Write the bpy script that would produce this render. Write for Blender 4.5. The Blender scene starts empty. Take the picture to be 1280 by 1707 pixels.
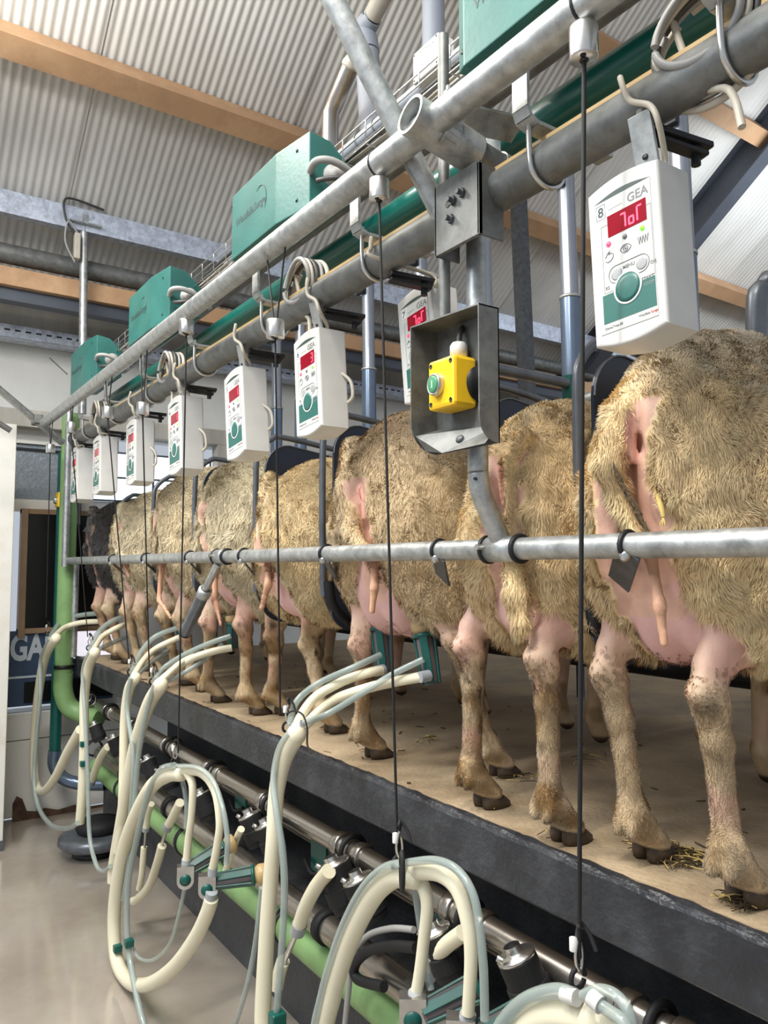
import bpy, bmesh, math, random
import numpy as np
from mathutils import Matrix, Vector
random.seed(7); rng = np.random.default_rng(7)
PI = math.pi
SC = bpy.context.scene
COL = SC.collection

# ------------------------------------------------------------------ camera, world, lamps, exposure
F = 1280.0; TH = math.radians(34.3); PH = math.radians(4.07)
cam_d = bpy.data.cameras.new('camera'); cam = bpy.data.objects.new('camera', cam_d); COL.objects.link(cam)
cam_d.sensor_fit = 'VERTICAL'; cam_d.sensor_height = 36.0; cam_d.sensor_width = 27.0
cam_d.lens = F / 1707.0 * 36.0; cam_d.clip_start = 0.02
_r = np.array([math.cos(TH), -math.sin(TH), 0.0])
_f = np.array([math.sin(TH)*math.cos(PH), math.cos(TH)*math.cos(PH), math.sin(PH)])
_u = np.cross(_r, _f)
cam.matrix_world = Matrix(((_r[0], _u[0], -_f[0], 0), (_r[1], _u[1], -_f[1], 0), (_r[2], _u[2], -_f[2], 0), (0, 0, 0, 1)))
SC.camera = cam
SC.view_settings.view_transform = 'Standard'; SC.view_settings.look = 'None'
SC.view_settings.exposure = 0.0; SC.view_settings.gamma = 1.0; SC.view_settings.use_curve_mapping = False
W = bpy.data.worlds.new('world'); SC.world = W; W.use_nodes = True
W.node_tree.nodes['Background'].inputs[0].default_value = (0.80, 0.88, 1.0, 1)
W.node_tree.nodes['Background'].inputs[1].default_value = 0.6

def area(name, loc, size, size_y, power, target, color=(1, 1, 1)):
    d = bpy.data.lights.new(name, 'AREA'); d.shape = 'RECTANGLE'; d.size = size; d.size_y = size_y
    d.energy = power; d.color = color
    o = bpy.data.objects.new(name, d); COL.objects.link(o); o.location = loc
    o.rotation_euler = (Vector(target) - Vector(loc)).to_track_quat('-Z', 'Y').to_euler()
    return o
LAMPS = [(-0.25, 0.55), (-0.25, 2.6), (-0.25, 4.3)]     # ceiling strip lamps hanging above the pit
LAMPZ = 2.05
for i, (lx, ly) in enumerate(LAMPS):
    area('strip_light_tube', (lx, ly, LAMPZ - 0.035), 0.10, 1.15, (70, 62, 30)[i], (lx + 0.35, ly, 0), (1.0, 0.965, 0.90))
for i, (lx, ly) in enumerate(LAMPS):
    area('strip_light_upward', (lx, ly, LAMPZ+0.07), 0.10, 1.15, (120, 84, 26)[i], (lx, ly, 5), (1.0, 0.965, 0.90))
area('overhead_fill', (-1.6, 1.6, 2.6), 1.6, 3.2, 120, (1.2, 2.0, 0.2), (0.86, 0.93, 1.0))  # unseen broad bluish fill above the pit; no roof window is built
area('right_roof_fill', (5.2, 2.0, 2.3), 1.2, 0.3, 36, (6.5, 3.6, 2.6), (0.85, 0.92, 1.0))  # unseen area light added to brighten the roof on the right

# unprojection of photo measurements onto real planes of the parlour
def ray(px, py): return _f + _r*(px-640)/F + _u*(853.5-py)/F
def ax(px, py, X): d = ray(px, py); return d*(X/d[0])
def ay(px, py, Y): d = ray(px, py); return d*(Y/d[1])
def az(px, py, Z): d = ray(px, py); return d*(Z/d[2])
def depth(p): return float(np.dot(p, _f))
PLAT = -0.50; FLOOR = -1.42; KERBX = 1.02; FARY = 4.85

# ------------------------------------------------------------------ materials
MATS = {}
def nodes(name):
    m = bpy.data.materials.new(name); m.use_nodes = True; MATS[name] = m
    nt = m.node_tree; return m, nt, nt.nodes['Principled BSDF']
def lin(c):
    return tuple(((v/255.0)/12.92 if v/255.0 <= 0.04045 else ((v/255.0+0.055)/1.055)**2.4) for v in c)
def plain(name, rgb, rough=0.5, metal=0.0, noise=0.0, scale=20, bump=0.0, bscale=60, spec=None, emit=None, dirt=None, dscale=6, coat=0):
    m, nt, b = nodes(name); c = lin(rgb)
    b.inputs['Base Color'].default_value = (*c, 1); b.inputs['Roughness'].default_value = rough
    b.inputs['Metallic'].default_value = metal
    if spec is not None: b.inputs['Specular IOR Level'].default_value = spec
    if coat: b.inputs['Coat Weight'].default_value = coat
    tc = nt.nodes.new('ShaderNodeTexCoord')
    if noise or dirt:
        n = nt.nodes.new('ShaderNodeTexNoise'); n.inputs['Scale'].default_value = scale; n.inputs['Detail'].default_value = 6
        nt.links.new(tc.outputs['Object'], n.inputs['Vector'])
        r = nt.nodes.new('ShaderNodeValToRGB'); nt.links.new(n.outputs['Fac'], r.inputs['Fac'])
        lo = tuple(max(0, v*(1-noise)) for v in c); hi = tuple(min(1, v*(1+noise)) for v in c)
        r.color_ramp.elements[0].position = 0.35; r.color_ramp.elements[1].position = 0.65
        r.color_ramp.elements[0].color = (*lo, 1); r.color_ramp.elements[1].color = (*hi, 1)
        out = r.outputs['Color']
        if dirt:
            n2 = nt.nodes.new('ShaderNodeTexNoise'); n2.inputs['Scale'].default_value = dscale; n2.inputs['Detail'].default_value = 8
            n2.inputs['Roughness'].default_value = 0.7
            nt.links.new(tc.outputs['Object'], n2.inputs['Vector'])
            r2 = nt.nodes.new('ShaderNodeValToRGB'); nt.links.new(n2.outputs['Fac'], r2.inputs['Fac'])
            r2.color_ramp.elements[0].position = 0.50; r2.color_ramp.elements[1].position = 0.72
            r2.color_ramp.elements[0].color = (0, 0, 0, 1); r2.color_ramp.elements[1].color = (1, 1, 1, 1)
            mx = nt.nodes.new('ShaderNodeMixRGB'); nt.links.new(r2.outputs['Color'], mx.inputs['Fac'])
            nt.links.new(out, mx.inputs['Color1']); mx.inputs['Color2'].default_value = (*lin(dirt), 1); out = mx.outputs['Color']
        nt.links.new(out, b.inputs['Base Color'])
    if bump:
        n = nt.nodes.new('ShaderNodeTexNoise'); n.inputs['Scale'].default_value = bscale; n.inputs['Detail'].default_value = 5
        nt.links.new(tc.outputs['Object'], n.inputs['Vector'])
        bp = nt.nodes.new('ShaderNodeBump'); bp.inputs['Strength'].default_value = bump; bp.inputs['Distance'].default_value = 0.01
        nt.links.new(n.outputs['Fac'], bp.inputs['Height']); nt.links.new(bp.outputs['Normal'], b.inputs['Normal'])
    if emit:
        b.inputs['Emission Color'].default_value = (*lin(emit[0]), 1); b.inputs['Emission Strength'].default_value = emit[1]
    return m
def galv(name, rgb, rough=0.42, metal=0.75, scale=35):
    m, nt, b = nodes(name); c = lin(rgb)
    tc = nt.nodes.new('ShaderNodeTexCoord')
    v = nt.nodes.new('ShaderNodeTexVoronoi'); v.inputs['Scale'].default_value = scale*2
    n = nt.nodes.new('ShaderNodeTexNoise'); n.inputs['Scale'].default_value = scale; n.inputs['Detail'].default_value = 8; n.inputs['Roughness'].default_value = 0.65
    nt.links.new(tc.outputs['Object'], v.inputs['Vector']); nt.links.new(tc.outputs['Object'], n.inputs['Vector'])
    mx = nt.nodes.new('ShaderNodeMixRGB'); mx.inputs['Fac'].default_value = 0.13
    nt.links.new(n.outputs['Fac'], mx.inputs['Color1']); nt.links.new(v.outputs['Color'], mx.inputs['Color2'])
    r = nt.nodes.new('ShaderNodeValToRGB'); nt.links.new(mx.outputs['Color'], r.inputs['Fac'])
    e = r.color_ramp.elements; e[0].position = 0.3; e[0].color = (*[x*0.62 for x in c], 1); e[1].position = 0.72; e[1].color = (*[min(1, x*1.35) for x in c], 1)
    nt.links.new(r.outputs['Color'], b.inputs['Base Color'])
    mr = nt.nodes.new('ShaderNodeMapRange'); mr.inputs['To Min'].default_value = rough-0.1; mr.inputs['To Max'].default_value = rough+0.15
    nt.links.new(n.outputs['Fac'], mr.inputs['Value']); nt.links.new(mr.outputs['Result'], b.inputs['Roughness'])
    b.inputs['Metallic'].default_value = metal
    bp = nt.nodes.new('ShaderNodeBump'); bp.inputs['Strength'].default_value = 0.12; bp.inputs['Distance'].default_value = 0.004
    nt.links.new(n.outputs['Fac'], bp.inputs['Height']); nt.links.new(bp.outputs['Normal'], b.inputs['Normal'])
    return m
galv('galvanised', (176, 178, 176)); galv('galvanised_dull', (116, 117, 114), 0.5, 0.6, 25); galv('galvanised_blue', (196, 202, 214), 0.45, 0.5, 30)
galv('galvanised_dark', (96, 98, 100), 0.5, 0.6)
plain('stainless', (176, 170, 162), 0.27, 0.95, 0.10, 5)
plain('steel_bright', (205, 203, 198), 0.28, 0.95, 0.1, 30)
plain('dark_metal', (48, 48, 50), 0.45, 0.6)
plain('pole_grey', (138, 142, 150), 0.3, 0.5, 0.08, 12)
plain('pole_sleeve', (98, 112, 130), 0.22, 0.5, 0.08, 12)
plain('teal_plastic', (40, 98, 91), 0.42, 0, 0.10, 9, 0.05, 90, dirt=(56, 108, 100), dscale=5)
plain('teal_dark', (10, 82, 73), 0.35, 0, 0.12, 14)
plain('teal_pipe', (6, 84, 74), 0.3, 0, 0.1, 8)
plain('teal_print', (40, 98, 90), 0.4)
plain('green_pipe', (128, 164, 106), 0.42, 0, 0.06, 7, dirt=(112, 142, 92), dscale=4)
plain('white_plastic', (208, 206, 200), 0.38, 0, 0.03, 25, 0.03, 200)
def grime_plastic():
    m = plain('case_plastic', (202, 200, 194), 0.4, 0, 0.03, 25)
    nt = m.node_tree; b = nt.nodes['Principled BSDF']
    src = b.inputs['Base Color'].links[0].from_socket
    tc = nt.nodes.new('ShaderNodeTexCoord'); sp = nt.nodes.new('ShaderNodeSeparateXYZ'); nt.links.new(tc.outputs['Object'], sp.inputs[0])
    n = nt.nodes.new('ShaderNodeTexNoise'); n.inputs['Scale'].default_value = 45; n.inputs['Detail'].default_value = 8
    nt.links.new(tc.outputs['Object'], n.inputs['Vector'])
    a = nt.nodes.new('ShaderNodeMath'); a.operation = 'MULTIPLY_ADD'; a.inputs[1].default_value = -16; a.inputs[2].default_value = -1.55
    nt.links.new(sp.outputs['Y'], a.inputs[0])
    c = nt.nodes.new('ShaderNodeMath'); c.operation = 'MULTIPLY_ADD'; c.inputs[1].default_value = -22; c.inputs[2].default_value = -0.55
    nt.links.new(sp.outputs['Z'], c.inputs[0])
    mn = nt.nodes.new('ShaderNodeMath'); mn.operation = 'MINIMUM'; nt.links.new(a.outputs[0], mn.inputs[0]); nt.links.new(c.outputs[0], mn.inputs[1])
    s = nt.nodes.new('ShaderNodeMath'); s.operation = 'ADD'; nt.links.new(mn.outputs[0], s.inputs[0]); nt.links.new(n.outputs['Fac'], s.inputs[1])
    r = nt.nodes.new('ShaderNodeValToRGB'); r.color_ramp.elements[0].position = 0.35; r.color_ramp.elements[1].position = 0.9
    r.color_ramp.elements[0].color = (0, 0, 0, 1); r.color_ramp.elements[1].color = (0.8, 0.8, 0.8, 1); nt.links.new(s.outputs[0], r.inputs['Fac'])
    mx = nt.nodes.new('ShaderNodeMixRGB'); nt.links.new(r.outputs['Color'], mx.inputs['Fac']); nt.links.new(src, mx.inputs['Color1'])
    mx.inputs['Color2'].default_value = (*lin((112, 98, 66)), 1); nt.links.new(mx.outputs['Color'], b.inputs['Base Color'])
grime_plastic()
plain('print_grey', (120, 122, 122), 0.5); plain('print_dark', (52, 70, 66), 0.5); plain('print_white', (246, 246, 242), 0.5)
plain('print_line', (172, 172, 168), 0.5); plain('face_foil', (204, 204, 198), 0.3); plain('print_red', (200, 70, 50), 0.5)
plain('button_grey', (158, 160, 160), 0.35)
plain('display_red', (120, 10, 30), 0.15, emit=((170, 0, 25), 0.35)); plain('segment_red', (255, 60, 90), 0.4, emit=((255, 70, 100), 2.2))
plain('lamp_green', (120, 230, 60), 0.3, emit=((120, 240, 50), 1.2)); plain('lamp_red', (255, 80, 110), 0.3, emit=((255, 60, 100), 1.3))
plain('navy_panel', (38, 45, 60), 0.35, 0, 0.10, 8)
plain('frame_grey', (104, 108, 114), 0.35, 0.5, 0.15, 20)
plain('yellow_plastic', (245, 196, 30), 0.38, 0, 0.04, 30); plain('black_plastic', (22, 22, 24), 0.4)
plain('push_green', (70, 140, 96), 0.35); plain('rubber', (30, 30, 31), 0.62, 0, 0.15, 15, spec=0.3); plain('cord_black', (24, 22, 22), 0.7)
plain('cable_white', (184, 176, 160), 0.5, 0, 0.05, 20); plain('cable_grey', (150, 148, 144), 0.5); plain('cable_dark', (60, 58, 56), 0.5)
plain('conduit_grey', (150, 154, 162), 0.45)
plain('amber_liner', (188, 160, 112), 0.35, 0, 0.06, 20); plain('cuff_grey', (158, 162, 166), 0.35)
plain('wood', (176, 138, 102), 0.6, 0, 0.12, 4, 0.15, 30, dirt=(196, 160, 122), dscale=3)
plain('wood_frame', (156, 128, 100), 0.5, 0, 0.1, 12)
plain('white_paint', (222, 220, 212), 0.5, 0, 0.04, 3, dirt=(205, 200, 186), dscale=3)
plain('black_screen', (7, 7, 9), 0.35); plain('banner_blue', (58, 76, 104), 0.45, 0, 0.25, 4); plain('banner_white', (206, 216, 226), 0.5)
plain('steel_dark_beam', (74, 78, 86), 0.5, 0.3, 0.15, 3)
plain('straw', (196, 170, 100), 0.7, 0, 0.2, 30); plain('dung', (74, 58, 32), 0.75, 0, 0.4, 60, 0.5, 120); plain('hoof', (70, 56, 40), 0.55, 0, 0.35, 40, 0.2, 90)
plain('rust_dirt', (88, 66, 50), 0.9, 0, 0.4, 20)
plain('window_glow', (225, 235, 245), 0.3, emit=((226, 238, 255), 1.6))
plain('banner_glow', (238, 232, 240), 0.3, emit=((240, 236, 246), 0.9))  # glow added to the white banner area for glare on the floor
plain('obscured_glass', (128, 136, 142), 0.2, 0, 0.12, 60, 0.6, 45)
plain('lamp_white', (255, 255, 250), 0.4, emit=((255, 250, 238), 6.0))
def hose_mats():
    m, nt, b = nodes('milk_hose'); b.inputs['Base Color'].default_value = (*lin((228, 221, 194)), 1); b.inputs['Roughness'].default_value = 0.32
    b.inputs['Subsurface Weight'].default_value = 0.25; b.inputs['Subsurface Radius'].default_value = (0.01, 0.009, 0.006)
    m, nt, b = nodes('clear_hose'); b.inputs['Base Color'].default_value = (*lin((166, 178, 172)), 1); b.inputs['Roughness'].default_value = 0.14
    b.inputs['Alpha'].default_value = 0.6; b.inputs['Coat Weight'].default_value = 0.5
hose_mats()
def concrete(name, c1, c2, c3, scale, rough, bump, streak=False, wet=None):
    m, nt, b = nodes(name); tc = nt.nodes.new('ShaderNodeTexCoord')
    mp = nt.nodes.new('ShaderNodeMapping'); nt.links.new(tc.outputs['Object'], mp.inputs['Vector'])
    if streak: mp.inputs['Scale'].default_value = (2.2, 1, 0.35)
    n = nt.nodes.new('ShaderNodeTexNoise'); n.inputs['Scale'].default_value = scale; n.inputs['Detail'].default_value = 10; n.inputs['Roughness'].default_value = 0.6
    nt.links.new(mp.outputs[0], n.inputs['Vector'])
    r = nt.nodes.new('ShaderNodeValToRGB'); nt.links.new(n.outputs['Fac'], r.inputs['Fac'])
    e = r.color_ramp.elements; e[0].position = 0.3; e[0].color = (*lin(c1), 1); e[1].position = 0.7; e[1].color = (*lin(c3), 1)
    k = e.new(0.5); k.color = (*lin(c2), 1)
    nt.links.new(r.outputs['Color'], b.inputs['Base Color'])
    n2 = nt.nodes.new('ShaderNodeTexNoise'); n2.inputs['Scale'].default_value = bump[1]; n2.inputs['Detail'].default_value = 6
    nt.links.new(tc.outputs['Object'], n2.inputs['Vector'])
    bp = nt.nodes.new('ShaderNodeBump'); bp.inputs['Strength'].default_value = bump[0]; bp.inputs['Distance'].default_value = 0.01
    nt.links.new(n2.outputs['Fac'], bp.inputs['Height']); nt.links.new(bp.outputs['Normal'], b.inputs['Normal'])
    mr = nt.nodes.new('ShaderNodeMapRange'); mr.inputs['From Min'].default_value = 0.35; mr.inputs['From Max'].default_value = 0.65
    mr.inputs['To Min'].default_value = rough[0]; mr.inputs['To Max'].default_value = rough[1]
    nt.links.new(n.outputs['Fac'], mr.inputs['Value']); nt.links.new(mr.outputs['Result'], b.inputs['Roughness'])
    return m
concrete('pit_floor', (146, 135, 123), (161, 151, 139), (175, 165, 153), 2.2, (0.05, 0.20), (0.10, 14))
MATS['pit_floor'].node_tree.nodes['Principled BSDF'].inputs['Coat Weight'].default_value = 0.7
MATS['pit_floor'].node_tree.nodes['Principled BSDF'].inputs['Coat Roughness'].default_value = 0.10
MATS['pit_floor'].node_tree.nodes['Principled BSDF'].inputs['Coat IOR'].default_value = 1.7
concrete('platform_concrete', (128, 110, 86), (164, 144, 116), (184, 164, 134), 5, (0.5, 0.75), (0.35, 90))
concrete('kerb_paint', (34, 35, 39), (44, 46, 50), (66, 68, 72), 9, (0.28, 0.5), (0.5, 70))
concrete('pit_wall_paint', (52, 54, 58), (66, 68, 72), (90, 90, 90), 6, (0.35, 0.6), (0.4, 60))
concrete('wall_concrete', (150, 146, 136), (172, 168, 158), (196, 192, 182), 2.5, (0.7, 0.9), (0.3, 30), True)
concrete('wall_render', (186, 184, 178), (200, 198, 192), (212, 210, 204), 1.5, (0.6, 0.8), (0.1, 30))
concrete('roof_sheet', (190, 187, 180), (203, 200, 193), (213, 210, 204), 1.5, (0.6, 0.8), (0.08, 60), True)

# ------------------------------------------------------------------ geometry kit
class G:
    def __init__(s): s.v = []; s.f = []; s.sm = []
    def add(s, v, f, smooth=False):
        o = len(s.v); s.v += [tuple(map(float, p)) for p in v]; s.f += [tuple(i+o for i in q) for q in f]; s.sm += [smooth]*len(f); return s
    def box(s, lo, hi, bev=0.0, M=None):
        bm = bmesh.new(); bmesh.ops.create_cube(bm, size=1)
        for v in bm.verts: v.co = Vector([lo[i] + (v.co[i]+0.5)*(hi[i]-lo[i]) for i in range(3)])
        if bev > 0: bmesh.ops.bevel(bm, geom=list(bm.edges), offset=bev, segments=2, profile=0.5, affect='EDGES', clamp_overlap=True)
        bm.verts.index_update()
        vs = [(M @ v.co if M else v.co) for v in bm.verts]
        s.add([tuple(v) for v in vs], [[v.index for v in f.verts] for f in bm.faces]); bm.free(); return s
    def bar(s, a, b, w, h, up=(0, 0, 1), bev=0.0):          # rectangular bar from a to b
        a = Vector(a); b = Vector(b); d = b-a; L = d.length; d.normalize(); u = Vector(up)
        x = d.cross(u)
        if x.length < 1e-5: x = d.cross(Vector((1, 0, 0)))
        x.normalize(); z = x.cross(d)
        M = Matrix(((x[0], d[0], z[0], a[0]), (x[1], d[1], z[1], a[1]), (x[2], d[2], z[2], a[2]), (0, 0, 0, 1)))
        return s.box((-w/2, 0, -h/2), (w/2, L, h/2), bev, M)
    def tube(s, pts, r, n=14, smooth=None, caps=True, closed=False):
        P = [np.array(p, float) for p in pts]; R = list(r) if hasattr(r, '__len__') else [r]*len(P)
        if smooth:
            Q = []; RR = []
            for i in range(len(P)-1):
                p0 = P[max(i-1, 0)]; p1 = P[i]; p2 = P[i+1]; p3 = P[min(i+2, len(P)-1)]
                for k in range(smooth):
                    t = k/smooth
                    Q.append(0.5*((2*p1)+(-p0+p2)*t+(2*p0-5*p1+4*p2-p3)*t*t+(-p0+3*p1-3*p2+p3)*t**3)); RR.append(R[i]*(1-t)+R[i+1]*t)
            Q.append(P[-1]); RR.append(R[-1]); P, R = Q, RR
        N = len(P); T = []
        for i in range(N):
            if closed: t = P[(i+1) % N]-P[i-1]
            else: t = P[min(i+1, N-1)]-P[max(i-1, 0)]
            T.append(t/(np.linalg.norm(t)+1e-12))
        a = np.array([0, 0, 1.0]) if abs(T[0][2]) < 0.9 else np.array([1.0, 0, 0])
        nrm = np.cross(T[0], a); nrm /= np.linalg.norm(nrm); V = []
        for i in range(N):
            nrm = nrm - T[i]*np.dot(nrm, T[i]); nrm /= (np.linalg.norm(nrm)+1e-12); b = np.cross(T[i], nrm)
            for k in range(n):
                an = 2*PI*k/n; V.append(P[i]+R[i]*(math.cos(an)*nrm+math.sin(an)*b))
        Fs = []
        for i in range(N if closed else N-1):
            j = (i+1) % N
            for k in range(n):
                l = (k+1) % n; Fs.append((i*n+k, i*n+l, j*n+l, j*n+k))
        s.add(V, Fs, True)
        if caps and not closed:
            s.add([V[k] for k in range(n)], [tuple(reversed(range(n)))]); s.add([V[(N-1)*n+k] for k in range(n)], [tuple(range(n))])
        return s
    def cyl(s, a, b, r, n=20, r2=None): return s.tube([a, b], [r, r if r2 is None else r2], n)
    def pipe_open(s, a, b, ro, ri, n=24):                   # hollow pipe with visible bore
        a = Vector(a); b = Vector(b); s.tube([a, b], ro, n, caps=False)
        o = len(s.v); s.tube([b, a], ri, n, caps=False)
        d = (b-a).normalized(); ref = Vector((0, 0, 1)) if abs(d.z) < 0.9 else Vector((1, 0, 0)); x = d.cross(ref).normalized(); y = d.cross(x)
        for c in (a, b):
            V = []; 
            for rr in (ro, ri): V += [c + rr*(math.cos(2*PI*k/n)*x+math.sin(2*PI*k/n)*y) for k in range(n)]
            s.add([tuple(v) for v in V], [(k, (k+1) % n, n+(k+1) % n, n+k) for k in range(n)])
        return s
    def lathe(s, a, d, prof, n=20, smooth=True):            # prof = [(distance along d, radius)]
        a = np.array(a, float); d = np.array(d, float); d /= np.linalg.norm(d)
        ref = np.array([0, 0, 1.0]) if abs(d[2]) < 0.9 else np.array([1.0, 0, 0]); x = np.cross(d, ref); x /= np.linalg.norm(x); y = np.cross(d, x)
        V = []
        for h, r in prof: V += [a+d*h+r*(math.cos(2*PI*k/n)*x+math.sin(2*PI*k/n)*y) for k in range(n)]
        Fs = [(i*n+k, (i+1)*n+k, (i+1)*n+(k+1) % n, i*n+(k+1) % n) for i in range(len(prof)-1) for k in range(n)]
        return s.add(V, Fs, smooth)
    def sphere(s, c, r, n=12, m=8):
        r = r if hasattr(r, '__len__') else (r, r, r)
        V = []; Fs = []
        for i in range(m+1):
            t = PI*i/m
            for k in range(n): V.append((c[0]+r[0]*math.sin(t)*math.cos(2*PI*k/n), c[1]+r[1]*math.sin(t)*math.sin(2*PI*k/n), c[2]+r[2]*math.cos(t)))
        for i in range(m):
            for k in range(n): Fs.append((i*n+k, (i+1)*n+k, (i+1)*n+(k+1) % n, i*n+(k+1) % n))
        return s.add(V, Fs, True)
    def prism(s, poly, h0, h1, M=None, bev=0.0):            # polygon in local XY extruded along local Z
        bm = bmesh.new(); vs = [bm.verts.new((p[0], p[1], h0)) for p in poly]; f = bm.faces.new(vs)
        r = bmesh.ops.extrude_face_region(bm, geom=[f]); 
        for v in [g for g in r['geom'] if isinstance(g, bmesh.types.BMVert)]: v.co.z = h1
        bmesh.ops.recalc_face_normals(bm, faces=list(bm.faces))
        if bev > 0:
            es = [e for e in bm.edges if abs(e.verts[0].co.z-e.verts[1].co.z) < 1e-7]
            bmesh.ops.bevel(bm, geom=es, offset=bev, segments=3, profile=0.5, affect='EDGES', clamp_overlap=True)
        bm.verts.index_update()
        s.add([tuple(M @ v.co if M else v.co) for v in bm.verts], [[v.index for v in q.verts] for q in bm.faces]); bm.free(); return s
    def mesh(s, name, mat):
        me = bpy.data.meshes.new(name); me.from_pydata(s.v, [], s.f); me.polygons.foreach_set('use_smooth', s.sm)
        if mat: me.materials.append(MATS[mat])
        me.update(); return me
    def build(s, name, mat, parent=None):
        o = bpy.data.objects.new(name, s.mesh(name, mat)); COL.objects.link(o)
        if parent: o.parent = parent
        return o
def tag(o, label=None, cat=None, group=None, kind=None):
    if label: o['label'] = label
    if cat: o['category'] = cat
    if group: o['group'] = group
    if kind: o['kind'] = kind
    return o
def empty(name, loc=(0, 0, 0), label=None, cat=None, group=None, M=None):
    o = bpy.data.objects.new(name, None); COL.objects.link(o); o.empty_display_size = 0.05
    if M is not None: o.matrix_world = M
    else: o.location = loc
    return tag(o, label, cat, group)
def struct(o): o['kind'] = 'structure'; return o
def text_mesh(txt, size, mat, M, parent, name='printed_text', depth_=0.0002, align='LEFT', shear=0.0, bold=0.0):
    cu = bpy.data.curves.new('lettering', 'FONT'); cu.body = txt; cu.size = size; cu.extrude = depth_; cu.align_x = align; cu.shear = shear; cu.offset = bold
    cu.resolution_u = 3
    t = bpy.data.objects.new('lettering', cu); COL.objects.link(t)
    dg = bpy.context.evaluated_depsgraph_get(); me = bpy.data.meshes.new_from_object(t.evaluated_get(dg)); me.transform(M)
    bpy.data.objects.remove(t); bpy.data.curves.remove(cu)
    me.name = name; me.materials.clear(); me.materials.append(MATS[mat])
    o = bpy.data.objects.new(name, me); COL.objects.link(o); o.parent = parent; return o
def copy_tree(o, parent=None):
    c = o.copy(); COL.objects.link(c)
    if parent is not None: c.parent = parent
    for ch in list(o.children): copy_tree(ch, c)
    return c
# frame of things that face the pit: a = right, b = up, c = out towards the pit
def pit_frame(loc, tilt=0.0, yaw=0.0, roll=0.0):
    R = Matrix(((0, 0, -1, 0), (-1, 0, 0, 0), (0, 1, 0, 0), (0, 0, 0, 1)))
    return Matrix.Translation(Vector([float(v) for v in loc])) @ Matrix.Rotation(yaw, 4, 'Z') @ Matrix.Rotation(tilt, 4, 'X') @ Matrix.Rotation(roll, 4, 'Y') @ R

# ------------------------------------------------------------------ structure
g = G(); g.add([(-3, -2, FLOOR), (1.3, -2, FLOOR), (1.3, FARY, FLOOR), (-3, FARY, FLOOR)], [(0, 1, 2, 3)]); struct(g.build('floor', 'pit_floor'))
g = G(); g.box((1.55, -2, -1.1), (1.7, 4.55, -0.61)); g.box((1.19, -2, FLOOR-0.02), (1.56, 4.55, -1.02)); struct(g.build('wall_pit', 'pit_wall_paint'))
plat = G().box((KERBX+0.03, -2, -0.62), (13, 4.55, PLAT-0.001)).build('floor.001', 'platform_concrete'); struct(plat)
kg = G()                                                     # painted kerb with a worn rounded lip
prof = [(KERBX+0.004, -0.605), (KERBX, -0.60), (KERBX, -0.507), (KERBX+0.003, PLAT-0.001), (KERBX+0.009, PLAT+0.002), (KERBX+0.022, PLAT+0.001), (KERBX+0.032, PLAT-0.002), (KERBX+0.032, -0.605)]
n = 200; V = []; Fc = []
for i in range(n+1):
    y = -2 + i*(6.56)/n
    for k, (x, z) in enumerate(prof):
        j = 0.0012*math.sin(y*37+k)+0.0009*math.sin(y*91+2*k) if 2 <= k <= 6 else 0
        V.append((x+j*0.5, y, z+j))
m = len(prof)
for i in range(n):
    for k in range(m): Fc.append((i*m+k, i*m+(k+1) % m, (i+1)*m+(k+1) % m, (i+1)*m+k))
Fc.append(tuple(range(m))); Fc.append(tuple(n*m+k for k in reversed(range(m))))
kg.add(V, Fc, False); ko = kg.build('trim_1', 'kerb_paint'); struct(ko)

# far wall with its bands
wall = G(); 
wall.box((-3, FARY, 0.80), (14, FARY+0.15, 1.55)); wall.box((2.15, FARY, FLOOR), (14, FARY+0.15, 0.80)); wall.box((0.55, FARY+0.02, FLOOR), (2.15, FARY+0.15, -0.83))
wall.box((-3, FARY, FLOOR), (0.55, FARY+0.15, 0.80)); wall.box((1.10, FARY+0.02, -0.83), (2.15, FARY+0.15, 0.40))
wall.build('wall_far', 'wall_render'); struct(bpy.data.objects['wall_far'])
g = G().box((-3, FARY-0.03, 1.33), (14, FARY, 1.553)); struct(g.build('wall_far_upper', 'wall_concrete'))
g = G().box((-3, 4.36, 1.395), (14, 4.44, 1.462)); struct(g.build('trim_2', 'steel_dark_beam'))
g = G().box((-3, 4.32, 1.462), (14, 4.46, 1.56), 0.003); struct(g.build('trim_3', 'wood'))
g = G().tube([(-3, 4.36, 1.64), (14, 4.36, 1.64)], 0.052, 20); struct(g.build('trim_4', 'galvanised_dull'))
# galvanised C channel hung below the roof
g = G().box((-3, 4.22, 1.80), (13, 4.228, 1.92)); g.box((-3, 4.228, 1.80), (13, 4.28, 1.806)); g.box((-3, 4.228, 1.914), (13, 4.28, 1.92)); struct(g.build('trim_5', 'galvanised_blue'))
# concrete lintel with a step above the window band
g = G().box((-3, FARY-0.10, 0.80), (2.05, FARY, 0.90), 0.004); g.box((1.92, FARY-0.10, FLOOR), (2.08, FARY, 0.80)); struct(g.build('trim_6', 'wall_concrete'))
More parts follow.
